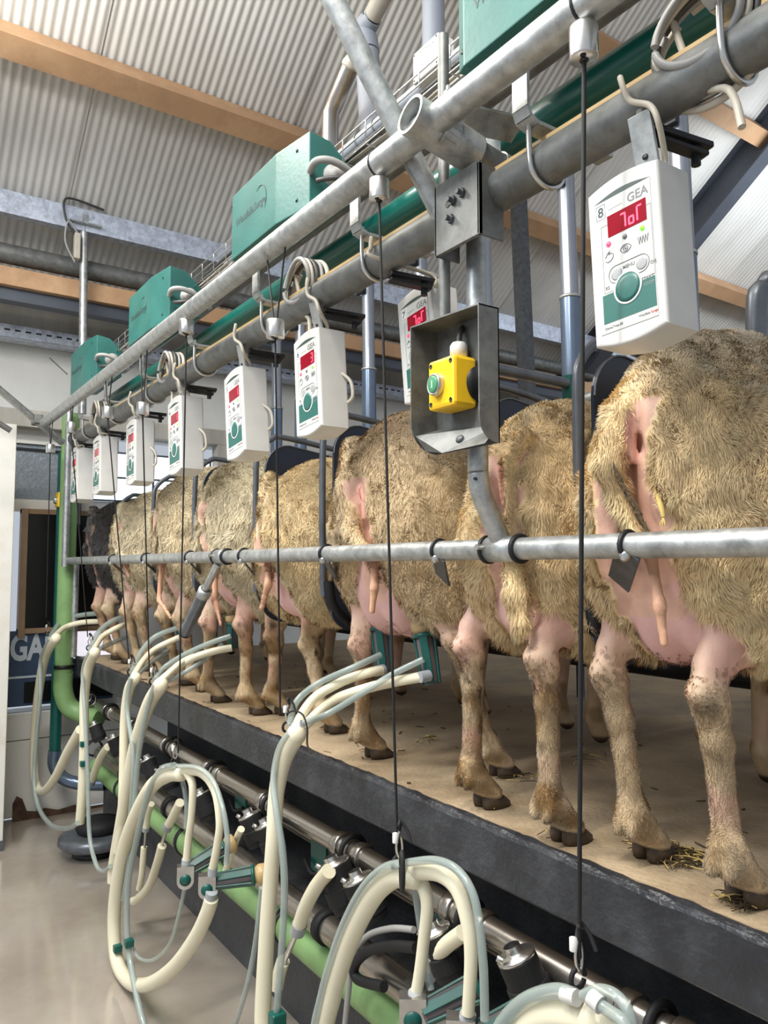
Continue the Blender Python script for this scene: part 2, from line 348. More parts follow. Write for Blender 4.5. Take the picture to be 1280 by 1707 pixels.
# roof: corrugated fibre cement sheets
SL = 0.75; E0 = 1.50
def roofz(y): return E0 + SL*(FARY-y)
g = G(); pitch = 0.0415; seams = [-4.3, -3.27, -2.24, -1.21, -0.2, 0.82, 1.85, 2.88, 3.91, 4.94, 5.97, 7.0, 8.03, 9.06, 10.1, 11.1, 12.2, 13.2]
for si in range(len(seams)-1):
    x0, x1 = seams[si], seams[si+1]+0.03; N = int((x1-x0)/pitch*6); V = []
    for i in range(N+1):
        x = x0+(x1-x0)*i/N; h = 0.0045*math.cos(2*PI*(x-seams[0])/pitch)
        h = h + 0.014*(1-i/N)
        for y in (FARY+0.1, -2.4): V.append((x, y, roofz(y)+h))
    g.add(V, [(2*i, 2*i+1, 2*i+3, 2*i+2) for i in range(N)], True)
struct(g.build('ceiling', 'roof_sheet'))
for k, (y, m_) in enumerate([(3.66, 'wood'), (2.80, 'wood'), (1.9, 'wood'), (1.0, 'wood'), (0.1, 'wood')]):
    a = math.atan(SL); c = Vector((0, y, roofz(y)-0.015))
    dn = Vector((0, math.cos(a), -math.sin(a))); nn = Vector((0, -math.sin(a), -math.cos(a)))
    g = G(); P0 = [c - dn*0.055, c+dn*0.055, c+dn*0.055+nn*0.13, c-dn*0.055+nn*0.13]
    g.add([(x, p.y, p.z) for x in (-4, 13) for p in P0], [(0, 1, 2, 3), (7, 6, 5, 4), (0, 4, 5, 1), (1, 5, 6, 2), (2, 6, 7, 3), (3, 7, 4, 0)])
    struct(g.build('trim_%d' % (7+k), m_))
def rafter(x, name):
    a = Vector((x, FARY-0.05, roofz(FARY-0.05)-0.13)); b = Vector((x, -1.5, roofz(-1.5)-0.13)); up = Vector((0, math.sin(math.atan(SL)), math.cos(math.atan(SL))))
    g = G(); g.bar(a, b, 0.012, 0.22, up); g.bar(a+up*0.11, b+up*0.11, 0.13, 0.014, up); g.bar(a-up*0.11, b-up*0.11, 0.13, 0.014, up)
    struct(g.build(name, 'steel_dark_beam'))
rafter(5.05, 'trim_12')
# left column of the pit door
g = G(); c0 = ay(24, 720, 4.35)
g.box((-0.6, 4.35, FLOOR), (c0[0]+0.012, 4.47, 0.74), 0.004); struct(g.build('wall_left', 'white_paint'))
g = G().box((-0.6, 4.34, FLOOR), (c0[0]+0.013, 4.35, FLOOR+0.05)); struct(g.build('baseboard_left', 'frame_grey'))
# window opening in the far wall: obscured glass, white frame
wx0, wx1 = 0.60, 1.10
g = G().box((wx0-0.02, FARY+0.01, 0.72), (wx1+0.06, FARY+0.05, 0.80)); g.box((wx0-0.02, FARY-0.01, 0.32), (wx1+0.06, FARY+0.05, 0.39)); win = struct(g.build('window_1', 'white_paint'))
G().box((wx0, FARY+0.03, 0.39), (wx1+0.1, FARY+0.036, 0.72)).build('window_pane', 'obscured_glass', win)
G().bar((wx0, FARY+0.02, 0.69), (wx1, FARY+0.02, 0.685), 0.012, 0.012).build('window_bar', 'dark_metal', win)
g = G(); 
for z in (0.40, 0.545, 0.70): g.box((1.14, FARY-0.005, z), (1.92, FARY+0.02, z+0.012))
for x in (1.14, 1.52, 1.90): g.box((x, FARY-0.005, 0.40), (x+0.014, FARY+0.02, 0.712))
win2 = struct(g.build('window_2', 'frame_grey')); G().box((1.14, FARY-0.001, 0.40), (1.92, FARY+0.012, 0.71)).build('window_pane', 'window_glow', win2)
# black notice screen in a wooden frame
a = ay(35, 848, FARY-0.03); b = ay(112, 1050, FARY-0.03)
x0, x1, z1, z0 = a[0], b[0]+0.25, a[2], b[2]-0.01
e = empty('framed_screen', (0, 0, 0), 'black screen in a light wooden frame, left of the pale green pipe', 'screen')
G().box((x0+0.03, FARY-0.05, z0+0.03), (x1-0.03, FARY-0.01, z1-0.03)).build('screen_panel', 'black_screen', e)
g = G(); g.box((x0, FARY-0.07, z0-0.02), (x0+0.035, FARY-0.001, z1), 0.003); g.box((x1-0.035, FARY-0.07, z0-0.02), (x1, FARY-0.001, z1), 0.003)
g.box((x0, FARY-0.06, z1-0.03), (x1, FARY-0.001, z1), 0.003); g.box((x0, FARY-0.06, z0), (x1, FARY-0.001, z0+0.03), 0.003); g.build('screen_frame', 'wood_frame', e)
# blue banner with white lettering
e = empty('wall_banner', (0, 0, 0), 'blue lettered banner with white rule on the far wall, below the black screen', 'banner')
p = ay(95, 1052, FARY-0.02); q = ay(25, 1178, FARY-0.02); X1 = 1.30
G().box((0.55, FARY-0.03, q[2]), (X1, FARY-0.012, p[2]+0.01)).build('banner_sheet', 'banner_blue', e)
w = ay(130, 1045, FARY-0.03)[0]
G().box((w-0.02, FARY-0.034, -0.54), (X1, FARY-0.030, p[2]+0.01)).build('glowing_white_area', 'banner_glow', e)  # white part of the banner, made to glow
zr = ay(60, 1127, FARY-0.03)[2]; G().box((0.55, FARY-0.034, zr-0.006), (w-0.09, FARY-0.030, zr+0.006)).build('white_rule', 'banner_white', e)
l = ay(22, 1108, FARY-0.035)
text_mesh('GANI', 0.20, 'banner_white', Matrix.Translation((l[0]-0.02, FARY-0.034, l[2]+0.025)) @ Matrix.Diagonal((0.64, 1, 1, 1)) @ Matrix.Rotation(PI/2, 4, 'X'), e, 'lettering', bold=0.007)
b0 = ay(42, 1100, FARY-0.035)
G().box((b0[0], FARY-0.040, q[2]+0.02), (X1, FARY-0.030, zr-0.03)).build('dark_panel', 'black_screen', e)
# low white panel with a rusted corner, board under it
g = G(); g.box((0.5, FARY-0.05, FLOOR+0.02), (1.35, FARY-0.01, -0.98), 0.003); g.box((0.5, FARY-0.055, -0.975), (1.35, FARY-0.01, -0.83), 0.003)
struct(g.build('wall_panel', 'white_paint'))
g = G(); cpt = ay(20, 1362, FARY-0.06); g.add([(cpt[0]+u, FARY-0.062, FLOOR+v) for u, v in [(0, 0), (0.0, 0.10), (0.02, 0.14), (0.05, 0.12), (0.075, 0.05), (0.12, 0.04), (0.17, 0.05), (0.24, 0.028), (0.33, 0.04), (0.40, 0.02), (0.52, 0.012), (0.52, 0)]], [tuple(range(12))])
struct(g.build('trim_13', 'rust_dirt'))
# perforated cable tray on the far wall
e = empty('perforated_tray', (0, 0, 0), 'long perforated grey steel cable tray running along the concrete far wall', 'cable tray')
g = G(); g.box((-3, FARY-0.16, 1.29), (9, FARY-0.03, 1.30)); g.box((-3, FARY-0.165, 1.29), (9, FARY-0.155, 1.36)); g.build('tray', 'galvanised_blue', e)
g = G()
for i in range(100): g.box((0.4+i*0.055, FARY-0.1655, 1.325), (0.43+i*0.055, FARY-0.1648, 1.335))
g.build('slot', 'black_screen', e)['kind'] = 'stuff'

# ------------------------------------------------------------------ sheep: smooth implicit bodies
_NL = rng.random((32, 32, 32)).astype(np.float32)
def vnoise(P, s):
    q = P*s; i = np.floor(q).astype(np.int32); f = q-i; f = f*f*(3-2*f); i &= 31; j = (i+1) & 31
    a = _NL
    c00 = a[i[..., 0], i[..., 1], i[..., 2]]*(1-f[..., 0])+a[j[..., 0], i[..., 1], i[..., 2]]*f[..., 0]
    c10 = a[i[..., 0], j[..., 1], i[..., 2]]*(1-f[..., 0])+a[j[..., 0], j[..., 1], i[..., 2]]*f[..., 0]
    c01 = a[i[..., 0], i[..., 1], j[..., 2]]*(1-f[..., 0])+a[j[..., 0], i[..., 1], j[..., 2]]*f[..., 0]
    c11 = a[i[..., 0], j[..., 1], j[..., 2]]*(1-f[..., 0])+a[j[..., 0], j[..., 1], j[..., 2]]*f[..., 0]
    return (c00*(1-f[..., 1])+c10*f[..., 1])*(1-f[..., 2])+(c01*(1-f[..., 1])+c11*f[..., 1])*f[..., 2]
def sd_rc(P, a, b, r1, r2):
    a = np.array(a, np.float32); b = np.array(b, np.float32); ab = b-a; t = np.clip(((P-a)@ab)/max(float(ab@ab), 1e-9), 0, 1)
    return np.linalg.norm(P-a-t[..., None]*ab, axis=-1) - (r1+(r2-r1)*t)
def sd_el(P, c, r):
    c = np.array(c, np.float32); r = np.array(r, np.float32); q = (P-c)/r; k0 = np.linalg.norm(q, axis=-1); k1 = np.linalg.norm(q/r, axis=-1)
    return k0*(k0-1)/np.maximum(k1, 1e-6)
def smin(a, b, k):
    h = np.clip(0.5+0.5*(b-a)/k, 0, 1); return b+(a-b)*h-k*h*(1-h)
def smax(a, b, k): return -smin(-a, -b, k)
def surface_nets(D, org, h):
    nx, ny, nz = D.shape; ins = D < 0
    cnt = np.zeros((nx-1, ny-1, nz-1), np.int32); pos = np.zeros((nx-1, ny-1, nz-1, 3), np.float32)
    corners = [(i, j, k) for i in (0, 1) for j in (0, 1) for k in (0, 1)]
    def sub(A, c): return A[c[0]:c[0]+nx-1, c[1]:c[1]+ny-1, c[2]:c[2]+nz-1]
    for c in corners:
        for ax_ in range(3):
            if c[ax_] == 0:
                d = list(c); d[ax_] = 1; A = sub(D, c); B = sub(D, d); m = sub(ins, c) != sub(ins, d)
                t = np.where(m, A/np.where(m, A-B, 1), 0); cnt += m
                for q in range(3): pos[..., q] += np.where(m, c[q]+(t if q == ax_ else 0), 0)
    act = cnt > 0; idx = -np.ones(act.shape, np.int64); I = np.argwhere(act); idx[act] = np.arange(len(I))
    V = (I + pos[act]/cnt[act][:, None])*h + np.array(org)
    Q = []
    for ax_ in range(3):
        s0 = [slice(1, -1)]*3; s0[ax_] = slice(0, -1); s1 = list(s0); s1[ax_] = slice(1, None)
        a = ins[tuple(s0)]; b = ins[tuple(s1)]; m = np.argwhere(a != b); flip = a[a != b]
        off = [1, 1, 1]; off[ax_] = 0; m = m+np.array(off)
        u = (ax_+1) % 3; v = (ax_+2) % 3; eu = np.zeros(3, int); eu[u] = 1; ev = np.zeros(3, int); ev[v] = 1
        q = [idx[tuple((m-eu*p-ev*r).T)] for p, r in ((0, 0), (1, 0), (1, 1), (0, 1))]
        q = np.stack(q, 1); q[~flip] = q[~flip][:, ::-1]; Q.append(q)
    Q = np.concatenate(Q); Q = Q[(Q >= 0).all(1)]
    return V, Q

def sheep_parts(s):
    """local frame: x forward from the rump, y across, z above the platform"""
    y = s['yc']; H = s['top']; w = s.get('w', 1.0); k = H/0.90; L = s.get('len', 0.95)
    W_ = []                                                    # woolly volumes
    W_.append(('e', (0.52*L, y, 0.655*k), (0.52*L, 0.192*w, 0.225*k)))
    W_.append(('e', (0.23, y, 0.70*k), (0.235, 0.155*w, 0.20*k)))
    W_.append(('e', (0.80*L, y, 0.60*k), (0.26, 0.19*w, 0.22*k)))
    for sg, hf in ((-1, s['hr']), (1, s['hl'])):
        W_.append(('e', (0.165, y+sg*0.104*w, 0.565*k), (0.155, 0.104*w, 0.20*k)))
        hy = hf[1]
        W_.append(('r', (0.20, y+sg*0.115*w, 0.50*k), (0.175, 0.6*(y+sg*0.12*w)+0.4*hy, s.get('cuff', 0.40)), 0.085*w, 0.050))
        W_.append(('r', (0.17, y+sg*0.150*w, 0.50*k), (0.165, y+sg*0.150*w, s.get('cuff', 0.40)-0.02), 0.055*w, 0.034))
    W_.append(('r', (0.86*L, y, 0.70*k), (1.03*L, y, 0.76*k), 0.13, 0.085))
    S_ = []                                                    # bare skin and short hair
    for sg, hf in ((-1, s['hr']), (1, s['hl'])):
        fx, fy = hf[0], hf[1]; kx = hf[2]; ky = hf[3]; kz = hf[4]
        ty = 0.6*(y+sg*0.115*w)+0.4*fy
        S_.append(('r', (0.19, ty, 0.45), (kx+0.032, ky, kz+0.035), 0.052, 0.024))
        S_.append(('r', (0.135, ty, 0.45), (kx+0.022, ky, kz+0.05), 0.042, 0.020))
        S_.append(('r', (0.095, ty, 0.46), (kx+0.004, ky, kz+0.012), 0.013, 0.0135))
        S_.append(('r', (kx, ky, kz+0.008), (kx+0.03, ky, kz-0.01), 0.0175, 0.025))
        S_.append(('r', (kx+0.024, ky, kz+0.01), (kx+0.022+(fx-kx)*0.25, ky+(fy-ky)*0.3, kz-0.07), 0.026, 0.021))
        S_.append(('r', (kx+0.022+(fx-kx)*0.25, ky+(fy-ky)*0.3, kz-0.07), (fx-0.015, fy, 0.085), 0.020, 0.0185))
        S_.append(('r', (fx-0.018, fy, 0.085), (fx-0.010, fy, 0.070), 0.0255, 0.026))
        S_.append(('r', (fx-0.008, fy-0.010, 0.070), (fx+0.030, fy-0.014, 0.028), 0.019, 0.0205))
        S_.append(('r', (fx-0.008, fy+0.010, 0.070), (fx+0.030, fy+0.014, 0.028), 0.019, 0.0205))
        S_.append(('r', (fx-0.036, fy-0.014, 0.066), (fx-0.040, fy-0.015, 0.055), 0.010, 0.008))
        S_.append(('r', (fx-0.036, fy+0.014, 0.066), (fx-0.040, fy+0.015, 0.055), 0.010, 0.008))
    for sg in (-1, 1):                                         # front legs
        fy = y+sg*0.09; fx = 0.80*L+0.03*sg
        S_.append(('r', (0.80*L, fy, 0.50), (fx+0.02, fy, 0.27), 0.055, 0.027)); S_.append(('r', (fx+0.02, fy, 0.27), (fx, fy, 0.08), 0.027, 0.018))
        S_.append(('r', (fx, fy, 0.085), (fx+0.03, fy, 0.028), 0.023, 0.024))
    if s.get('head', True):
        hz = s.get('hz', 0.62)
        S_.append(('r', (1.00*L, y, 0.72*k), (1.14*L, y, hz), 0.065, 0.055)); S_.append(('r', (1.13*L, y, hz), (1.30*L, y, hz-0.14), 0.060, 0.030))
        for sg in (-1, 1): S_.append(('r', (1.12*L, y+sg*0.05, hz+0.02), (1.10*L, y+sg*0.14, hz+0.0), 0.020, 0.010))
    U_ = []
    u = s.get('ud', 1.0); ux, uz = s.get('ux', 0.165), s.get('uz', 0.485)
    uy = y + s.get('uo', 0.0)
    U_.append(('e', (ux+0.02, uy, uz+0.02), (0.12*u, 0.088*u, 0.13*u)))
    for sg in (-1, 1):
        U_.append(('e', (ux, uy+sg*0.040*u, uz-0.035), (0.100*u, 0.060*u, 0.105*u)))
        U_.append(('r', (ux+0.02, uy+sg*0.075*u, uz-0.075), (ux+0.03, uy+sg*0.10*u, uz-0.115), 0.022*u, 0.010*u))
    U_.append(('r', (0.07, y, 0.66*k), (0.11, y, 0.46*k), 0.052, 0.07))
    V_ = []
    vy, vz = s['vy'], s['vz']; vx = s.get('vx', 0.01)
    V_.append(('r', (vx+0.000, vy-0.0075, vz+0.030), (vx+0.002, vy-0.005, vz-0.036), 0.011, 0.008))
    V_.append(('r', (vx+0.000, vy+0.0075, vz+0.030), (vx+0.002, vy+0.005, vz-0.036), 0.011, 0.008))
    T_ = [('r', a[:3], b[:3], a[3], b[3]) for a, b in zip(s['tail'][:-1], s['tail'][1:])]
    return W_, S_, U_, V_, T_
def field(P, parts, k, D=None, pad=0.10):
    out = np.full(P.shape[:-1], 9.0, np.float32) if D is None else D
    for p in parts:
        if p[0] == 'e': lo = np.array(p[1])-np.array(p[2]); hi = np.array(p[1])+np.array(p[2])
        else: R = max(p[3], p[4]); lo = np.minimum(p[1], p[2])-R; hi = np.maximum(p[1], p[2])+R
        if P.ndim == 4:
            o = P[0, 0, 0]; h = P[1, 0, 0, 0]-o[0]
            i0 = np.maximum(((lo-pad-o)/h).astype(int), 0); i1 = np.minimum(((hi+pad-o)/h).astype(int)+2, P.shape[:3])
            if (i1 <= i0).any(): continue
            sl = tuple(slice(a, b) for a, b in zip(i0, i1))
        else: sl = slice(None)
        Q = P[sl]; d = sd_el(Q, p[1], p[2]) if p[0] == 'e' else sd_rc(Q, p[1], p[2], p[3], p[4])
        out[sl] = smin(out[sl], d, k)
    return out

WOOL = np.array(lin((244, 215, 165))); SKIN = np.array(lin((220, 180, 164))); UDDER = np.array(lin((222, 176, 168)))
SHORT = np.array(lin((206, 182, 146))); STAIN = np.array(lin((134, 98, 48))); DARKH = np.array(lin((58, 44, 30)))
def body_mats():
    m, nt, b = nodes('sheep_body'); at = nt.nodes.new('ShaderNodeVertexColor'); at.layer_name = 'Col'
    nt.links.new(at.outputs['Color'], b.inputs['Base Color']); b.inputs['Roughness'].default_value = 0.62
    b.inputs['Subsurface Weight'].default_value = 0.12; b.inputs['Subsurface Radius'].default_value = (0.012, 0.006, 0.004); b.inputs['Subsurface Scale'].default_value = 1.0
    tc = nt.nodes.new('ShaderNodeTexCoord'); n = nt.nodes.new('ShaderNodeTexNoise'); n.inputs['Scale'].default_value = 160; n.inputs['Detail'].default_value = 4
    nt.links.new(tc.outputs['Object'], n.inputs['Vector']); bp = nt.nodes.new('ShaderNodeBump'); bp.inputs['Strength'].default_value = 0.25; bp.inputs['Distance'].default_value = 0.004
    nt.links.new(n.outputs['Fac'], bp.inputs['Height']); nt.links.new(bp.outputs['Normal'], b.inputs['Normal'])
    m, nt, b = nodes('fleece'); at = nt.nodes.new('ShaderNodeVertexColor'); at.layer_name = 'Col'
    nt.links.new(at.outputs['Color'], b.inputs['Base Color']); b.inputs['Roughness'].default_value = 0.7; b.inputs['Specular IOR Level'].default_value = 0.25
    b.inputs['Sheen Weight'].default_value = 0.15
body_mats()
def set_col(me, C):
    a = me.color_attributes.new('Col', 'FLOAT_COLOR', 'POINT'); c = np.ones((len(me.vertices), 4), np.float32); c[:, :3] = C; a.data.foreach_set('color', c.ravel())

def make_sheep(s):
    X0 = s['x0']; h = s['vox']; W_, S_, U_, V_, T_ = sheep_parts(s); y = s['yc']; L = s.get('len', 0.95)
    ylo = min(y-0.27, s['hr'][1]-0.06, s['hr'][3]-0.05); yhi = max(y+0.27, s['hl'][1]+0.06, s['hl'][3]+0.05)
    lo = np.array([-0.10, ylo, 0.004]); hi = np.array([1.42*L+0.05, yhi, s['top']+0.12])
    g3 = [np.arange(lo[i]-(h if i < 2 else 0), hi[i]+h, h, dtype=np.float32) for i in range(3)]
    P = np.stack(np.meshgrid(*g3, indexing='ij'), -1)
    dW = field(P, W_, 0.075)
    Pw = P + np.array([11.3+s['seed'], 7.1, 3.3], np.float32)
    band = np.abs(dW) < 0.06
    q = Pw[band]; Lr = s.get('lump', 1.0)
    st = q*np.array([1, 1, 0.6], np.float32)
    nz = (vnoise(q, 14)-0.5)*0.013 + np.abs(vnoise(st, 34)-0.5)*-0.012 + (vnoise(st, 75)-0.5)*0.006
    dW[band] -= (nz+0.004)*Lr
    dS = field(P, S_, 0.014); dU = field(P, U_, 0.03); dV = field(P, V_, 0.004); dT = field(P, T_, 0.010)
    # valley between the haunches, open pink perineum under the tail
    vy, vz = s['vy'], s['vz']
    gr = sd_el(P, (-0.045, vy, vz-0.07), (0.085, 0.030*s.get('pw', 1), 0.14)); dW = smax(dW, -gr, 0.035)
    D = smin(dW, dS, 0.022); D = smin(D, dU, 0.005); D = smin(D, dT, 0.010); D = smin(D, dV, 0.004)
    D[:, :, 0] = np.where(D[:, :, 0] < 0, 0.4*h, D[:, :, 0]); D[0] = D[-1] = 1; D[:, 0] = D[:, -1] = 1; D[:, :, -1] = 1
    V, Q = surface_nets(D, (g3[0][0], g3[1][0], g3[2][0]), h)
    # colour by region
    Pv = V.astype(np.float32); fW = field(Pv, W_, 0.075); fS = field(Pv, S_, 0.014); fU = field(Pv, U_, 0.03); fV = field(Pv, V_, 0.004); fT = field(Pv, T_, 0.01)
    n1 = vnoise(Pv+s['seed'], 9)[:, None]; n2 = vnoise(Pv+3, 45)[:, None]; n3 = vnoise(Pv+5, 22)[:, None]
    wool = np.array(s.get('wool', WOOL)); wc = wool*(0.86+0.28*n1)*(0.92+0.16*n2)
    if s.get('saddle'):                                        # greyer, shorter back wool
        m = np.clip((Pv[:, 2]-s['saddle'][0])/0.10, 0, 1)[:, None]*np.clip(1.3-Pv[:, 0:1]*2, 0, 1); wc = wc*(1-m*0.75)+np.array(lin(s['saddle'][1]))*(0.85+0.3*n2)*m*0.75
    z = Pv[:, 2:3]
    n4 = vnoise(Pv*np.array([1, 1, 0.35], np.float32)+9, 90)[:, None]; n5 = vnoise(Pv+s['seed']*3, 14)[:, None]
    low = np.clip((z-0.30)/0.10, 0, 1); sc = SHORT*(1-low)+SKIN*low; pk = np.clip((n5-0.42)*4, 0, 1)*np.clip((z-0.10)/0.06, 0, 1)*0.75; sc = sc*(1-pk)+np.array(lin((214, 166, 148)))*pk
    sc = sc*(0.86+0.28*n4)*(0.92+0.16*n2)
    br = np.clip((n1-0.38)*3, 0, 1)*np.clip((0.34-z)/0.1, 0, 1)*0.45*s.get('stain', 0.7); sc = sc*(1-br)+np.array(lin((166, 130, 78)))*br
    stn = np.clip((n3-0.50)*5, 0, 1)*np.clip((0.36-z)/0.12, 0, 1)*s.get('stain', 0.7); sc = sc*(1-stn)+STAIN*stn
    stn = np.clip((n4*0.5+n2*0.5-0.60)*8, 0, 1)*np.clip((0.35-z)/0.05, 0, 1)*np.clip((z-0.17)/0.05, 0, 1)*s.get('stain', 0.7); sc = sc*(1-stn)+DARKH*stn
    hoofm = np.clip((0.030-z)/0.008, 0, 1); sc = sc*(1-hoofm)+DARKH*hoofm
    if s.get('dark_leg'): sc = sc*0.8
    uc = UDDER*(0.92+0.16*n1)*(0.96+0.08*n2)
    isW = (fW < np.minimum(fS, fU)-0.002) & (fW < 0.03)
    C = np.where(isW[:, None], wc, np.where((fU < fS-0.002)[:, None], uc, sc))
    # bare perineum strip
    dy = np.abs(Pv[:, 1]-vy-0.0); per = (dy < 0.036*s.get('pw', 1)*(0.6+0.9*vnoise(Pv, 30))) & (Pv[:, 2] > 0.42) & (Pv[:, 2] < vz+0.055) & (Pv[:, 0] < 0.12)
    C[per] = (SKIN*np.array([0.96, 0.90, 0.82]))*(0.88+0.24*n2[per])*(0.35 if s.get('wool_dark') else 1)
    vv = fV < 0.0035; C[vv] = np.array(lin((214, 164, 146)))
    slit = (np.abs(Pv[:, 1]-vy) < 0.0036) & (np.abs(Pv[:, 2]-vz) < 0.034) & (Pv[:, 0] < 0.03); C[slit] = np.array(lin((170, 100, 90)))
    tl = (fT < 0.004) & ~vv; tc = np.where((Pv[:, 2:3] > s.get('tailbare', 0.55)), wool*1.05, np.array(lin(s.get('tailcol', (206, 158, 128)))))*(0.8+0.4*n2); C[tl] = tc[tl]
    dg = s.get('dirty')                                        # caked dung on the rump
    if dg:
        for (cy, cz, ry, rz, am) in dg:
            m = np.exp(-(((Pv[:, 1]-cy)/ry)**2+((Pv[:, 2]-cz)/rz)**2))*(Pv[:, 0] < 0.14); m = np.clip((m-0.35+0.5*(n2[:, 0]-0.5))*4, 0, 1)*am; C = C*(1-m[:, None])+STAIN*0.55*m[:, None]
    me = bpy.data.meshes.new('sheep'); me.vertices.add(len(V)); me.vertices.foreach_set('co', V.astype(np.float32).ravel())
    me.loops.add(len(Q)*4); me.loops.foreach_set('vertex_index', Q.astype(np.int32).ravel())
    me.polygons.add(len(Q)); me.polygons.foreach_set('loop_start', np.arange(0, len(Q)*4, 4, dtype=np.int32)); me.polygons.foreach_set('use_smooth', np.ones(len(Q), bool))
    me.update(calc_edges=True); me.validate(); set_col(me, C); me.materials.append(MATS['sheep_body'])
    o = bpy.data.objects.new('sheep', me); COL.objects.link(o); o.location = (X0, 0, PLAT); tag(o, s['label'], 'sheep', 'dairy sheep standing in the milking stalls')
    # fleece strands
    nrm = np.zeros((len(me.vertices), 3), np.float32); me.vertex_normals.foreach_get('vector', nrm.ravel()) if False else None
    buf = np.zeros(len(me.vertices)*3, np.float32); me.vertex_normals.foreach_get('vector', buf); nrm = buf.reshape(-1, 3)
    fc = V[Q].mean(1); fn = nrm[Q].mean(1); wq = isW[Q].sum(1) >= 3
    tq = ((fT[Q] < 0.004).all(1)) & (fc[:, 2] > s.get('tailbare', 0.55))
    wq &= ~(per[Q].any(1)); sel = np.where((wq | tq) & (fc[:, 0] < 0.95))[0]
    wgt = np.exp(-np.maximum(fc[sel, 0]-0.15, 0)*2.2); N = s['strands']
    pick = rng.choice(sel, N, p=wgt/wgt.sum()); jit = rng.random((N, 2))
    NL_ = s.get('leghair', 12000); lsel = np.where((fc[:, 2] < 0.25+0.12*rng.random(len(fc))) & (fc[:, 2] > 0.035) & (fc[:, 0] < 0.3) & ~wq)[0]
    pick = np.concatenate([pick, rng.choice(lsel, NL_)]); N = len(pick); jit = rng.random((N, 2)); isl = (np.arange(N) >= N-NL_)[:, None]
    A = V[Q[pick]]; u = jit[:, :1]; v = jit[:, 1:]
    p0 = A[:, 0]*(1-u)*(1-v)+A[:, 1]*u*(1-v)+A[:, 2]*u*v+A[:, 3]*(1-u)*v
    nn = fn[pick]; nn /= np.linalg.norm(nn, axis=1)[:, None]+1e-9
    pf = p0.astype(np.float32)
    cl = np.stack([vnoise(pf+k*5.7, 38) for k in range(3)], 1)-0.5
    top = np.clip((pf[:, 2]-0.72*s['top'])/(0.2*s['top']), 0, 1)[:, None]
    dirn = nn*0.62 + np.array([0.0, 0, -0.75])*(1-0.7*top) + cl*1.5 + (rng.random((N, 3))-0.5)*0.55
    tn = dirn-nn*np.minimum((dirn*nn).sum(1)[:, None]-0.30, 0); tn /= np.linalg.norm(tn, axis=1)[:, None]
    ln = (s.get('hair', 0.015)*(0.55+0.7*rng.random((N, 1)))*(1-0.45*top)); wd = s.get('hw', 0.0009)
    ln = np.where(isl, 0.0045*(0.6+0.6*rng.random((N, 1))), ln); wd = np.where(isl, 0.0004, wd)
    side = np.cross(tn, nn+0.4*(rng.random((N, 3))-0.5)); side /= np.linalg.norm(side, axis=1)[:, None]+1e-9
    b0 = p0-nn*np.where(isl, 0.0008, 0.003); m0 = p0+tn*ln*0.5+nn*ln*0.12; e0 = p0+tn*ln+np.array([0, 0, -0.25])*ln+cl*ln*0.6
    VV = np.stack([b0-side*wd, b0+side*wd, m0-side*wd*0.8, m0+side*wd*0.8, e0], 1)
    base = np.arange(N)[:, None]*5
    T1 = np.concatenate([base+np.array([0, 1, 3]), base+np.array([0, 3, 2]), base+np.array([2, 3, 4])], 0)
    hm = bpy.data.meshes.new('fleece'); hm.vertices.add(N*5); hm.vertices.foreach_set('co', VV.astype(np.float32).ravel())
    hm.loops.add(len(T1)*3); hm.loops.foreach_set('vertex_index', T1.astype(np.int32).ravel()); hm.polygons.add(len(T1))
    hm.polygons.foreach_set('loop_start', np.arange(0, len(T1)*3, 3, dtype=np.int32)); hm.polygons.foreach_set('use_smooth', np.ones(len(T1), bool))
    hm.update(calc_edges=True)
    cc = C[Q[pick, 0]]; cc = cc*(0.9+0.24*rng.random((N, 1))); C5 = np.repeat(cc[:, None], 5, 1); C5[:, 0:2] *= 0.78; C5[:, 4] = np.minimum(C5[:, 4]*1.12, 1)  # roots darkened, tips lightened: shading between strands put into the colour
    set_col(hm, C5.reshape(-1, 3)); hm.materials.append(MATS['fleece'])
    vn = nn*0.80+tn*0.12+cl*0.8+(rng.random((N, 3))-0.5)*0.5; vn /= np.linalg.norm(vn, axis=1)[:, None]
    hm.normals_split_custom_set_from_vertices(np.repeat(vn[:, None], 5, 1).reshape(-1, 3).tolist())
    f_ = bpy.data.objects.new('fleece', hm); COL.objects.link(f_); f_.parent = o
    # claws
    for hf in (s['hr'], s['hl']):
        for sg in (-1, 1):
            g = G(); c = np.array([hf[0]+0.034, hf[1]+sg*0.0145, 0]); prof = []
            rings = [(0.0, 0.0165, 0.036, 0.007), (0.007, 0.0185, 0.036, 0.005), (0.016, 0.0185, 0.030, 0.0), (0.028, 0.015, 0.019, -0.005)]
            V_ = []
            for (zz, ry, rx, dx) in rings:
                for k_ in range(14):
                    an = 2*PI*k_/14; ex = math.cos(an)*rx; ex = ex if ex < 0 else ex*1.05
                    V_.append((c[0]+dx+ex, c[1]+ry*math.sin(an)*(1-0.25*max(0, math.cos(an))), zz+0.001+(0.004 if ex < 0 and zz > 0 else 0)))
            g.add(V_, [(i*14+k_, i*14+(k_+1) % 14, (i+1)*14+(k_+1) % 14, (i+1)*14+k_) for i in range(3) for k_ in range(14)]+[tuple(range(13, -1, -1)), tuple(range(42, 56))], True)
            g.build('hoof', 'hoof', o)
    return o
def tailpts(x0, pts, X=None):       # photo measurements -> local tail points with radii
    out = []
    for px, py, XX, r in pts:
        p = ax(px, py, XX); out.append((p[0]-x0, p[1], p[2]-PLAT, r))
    return out
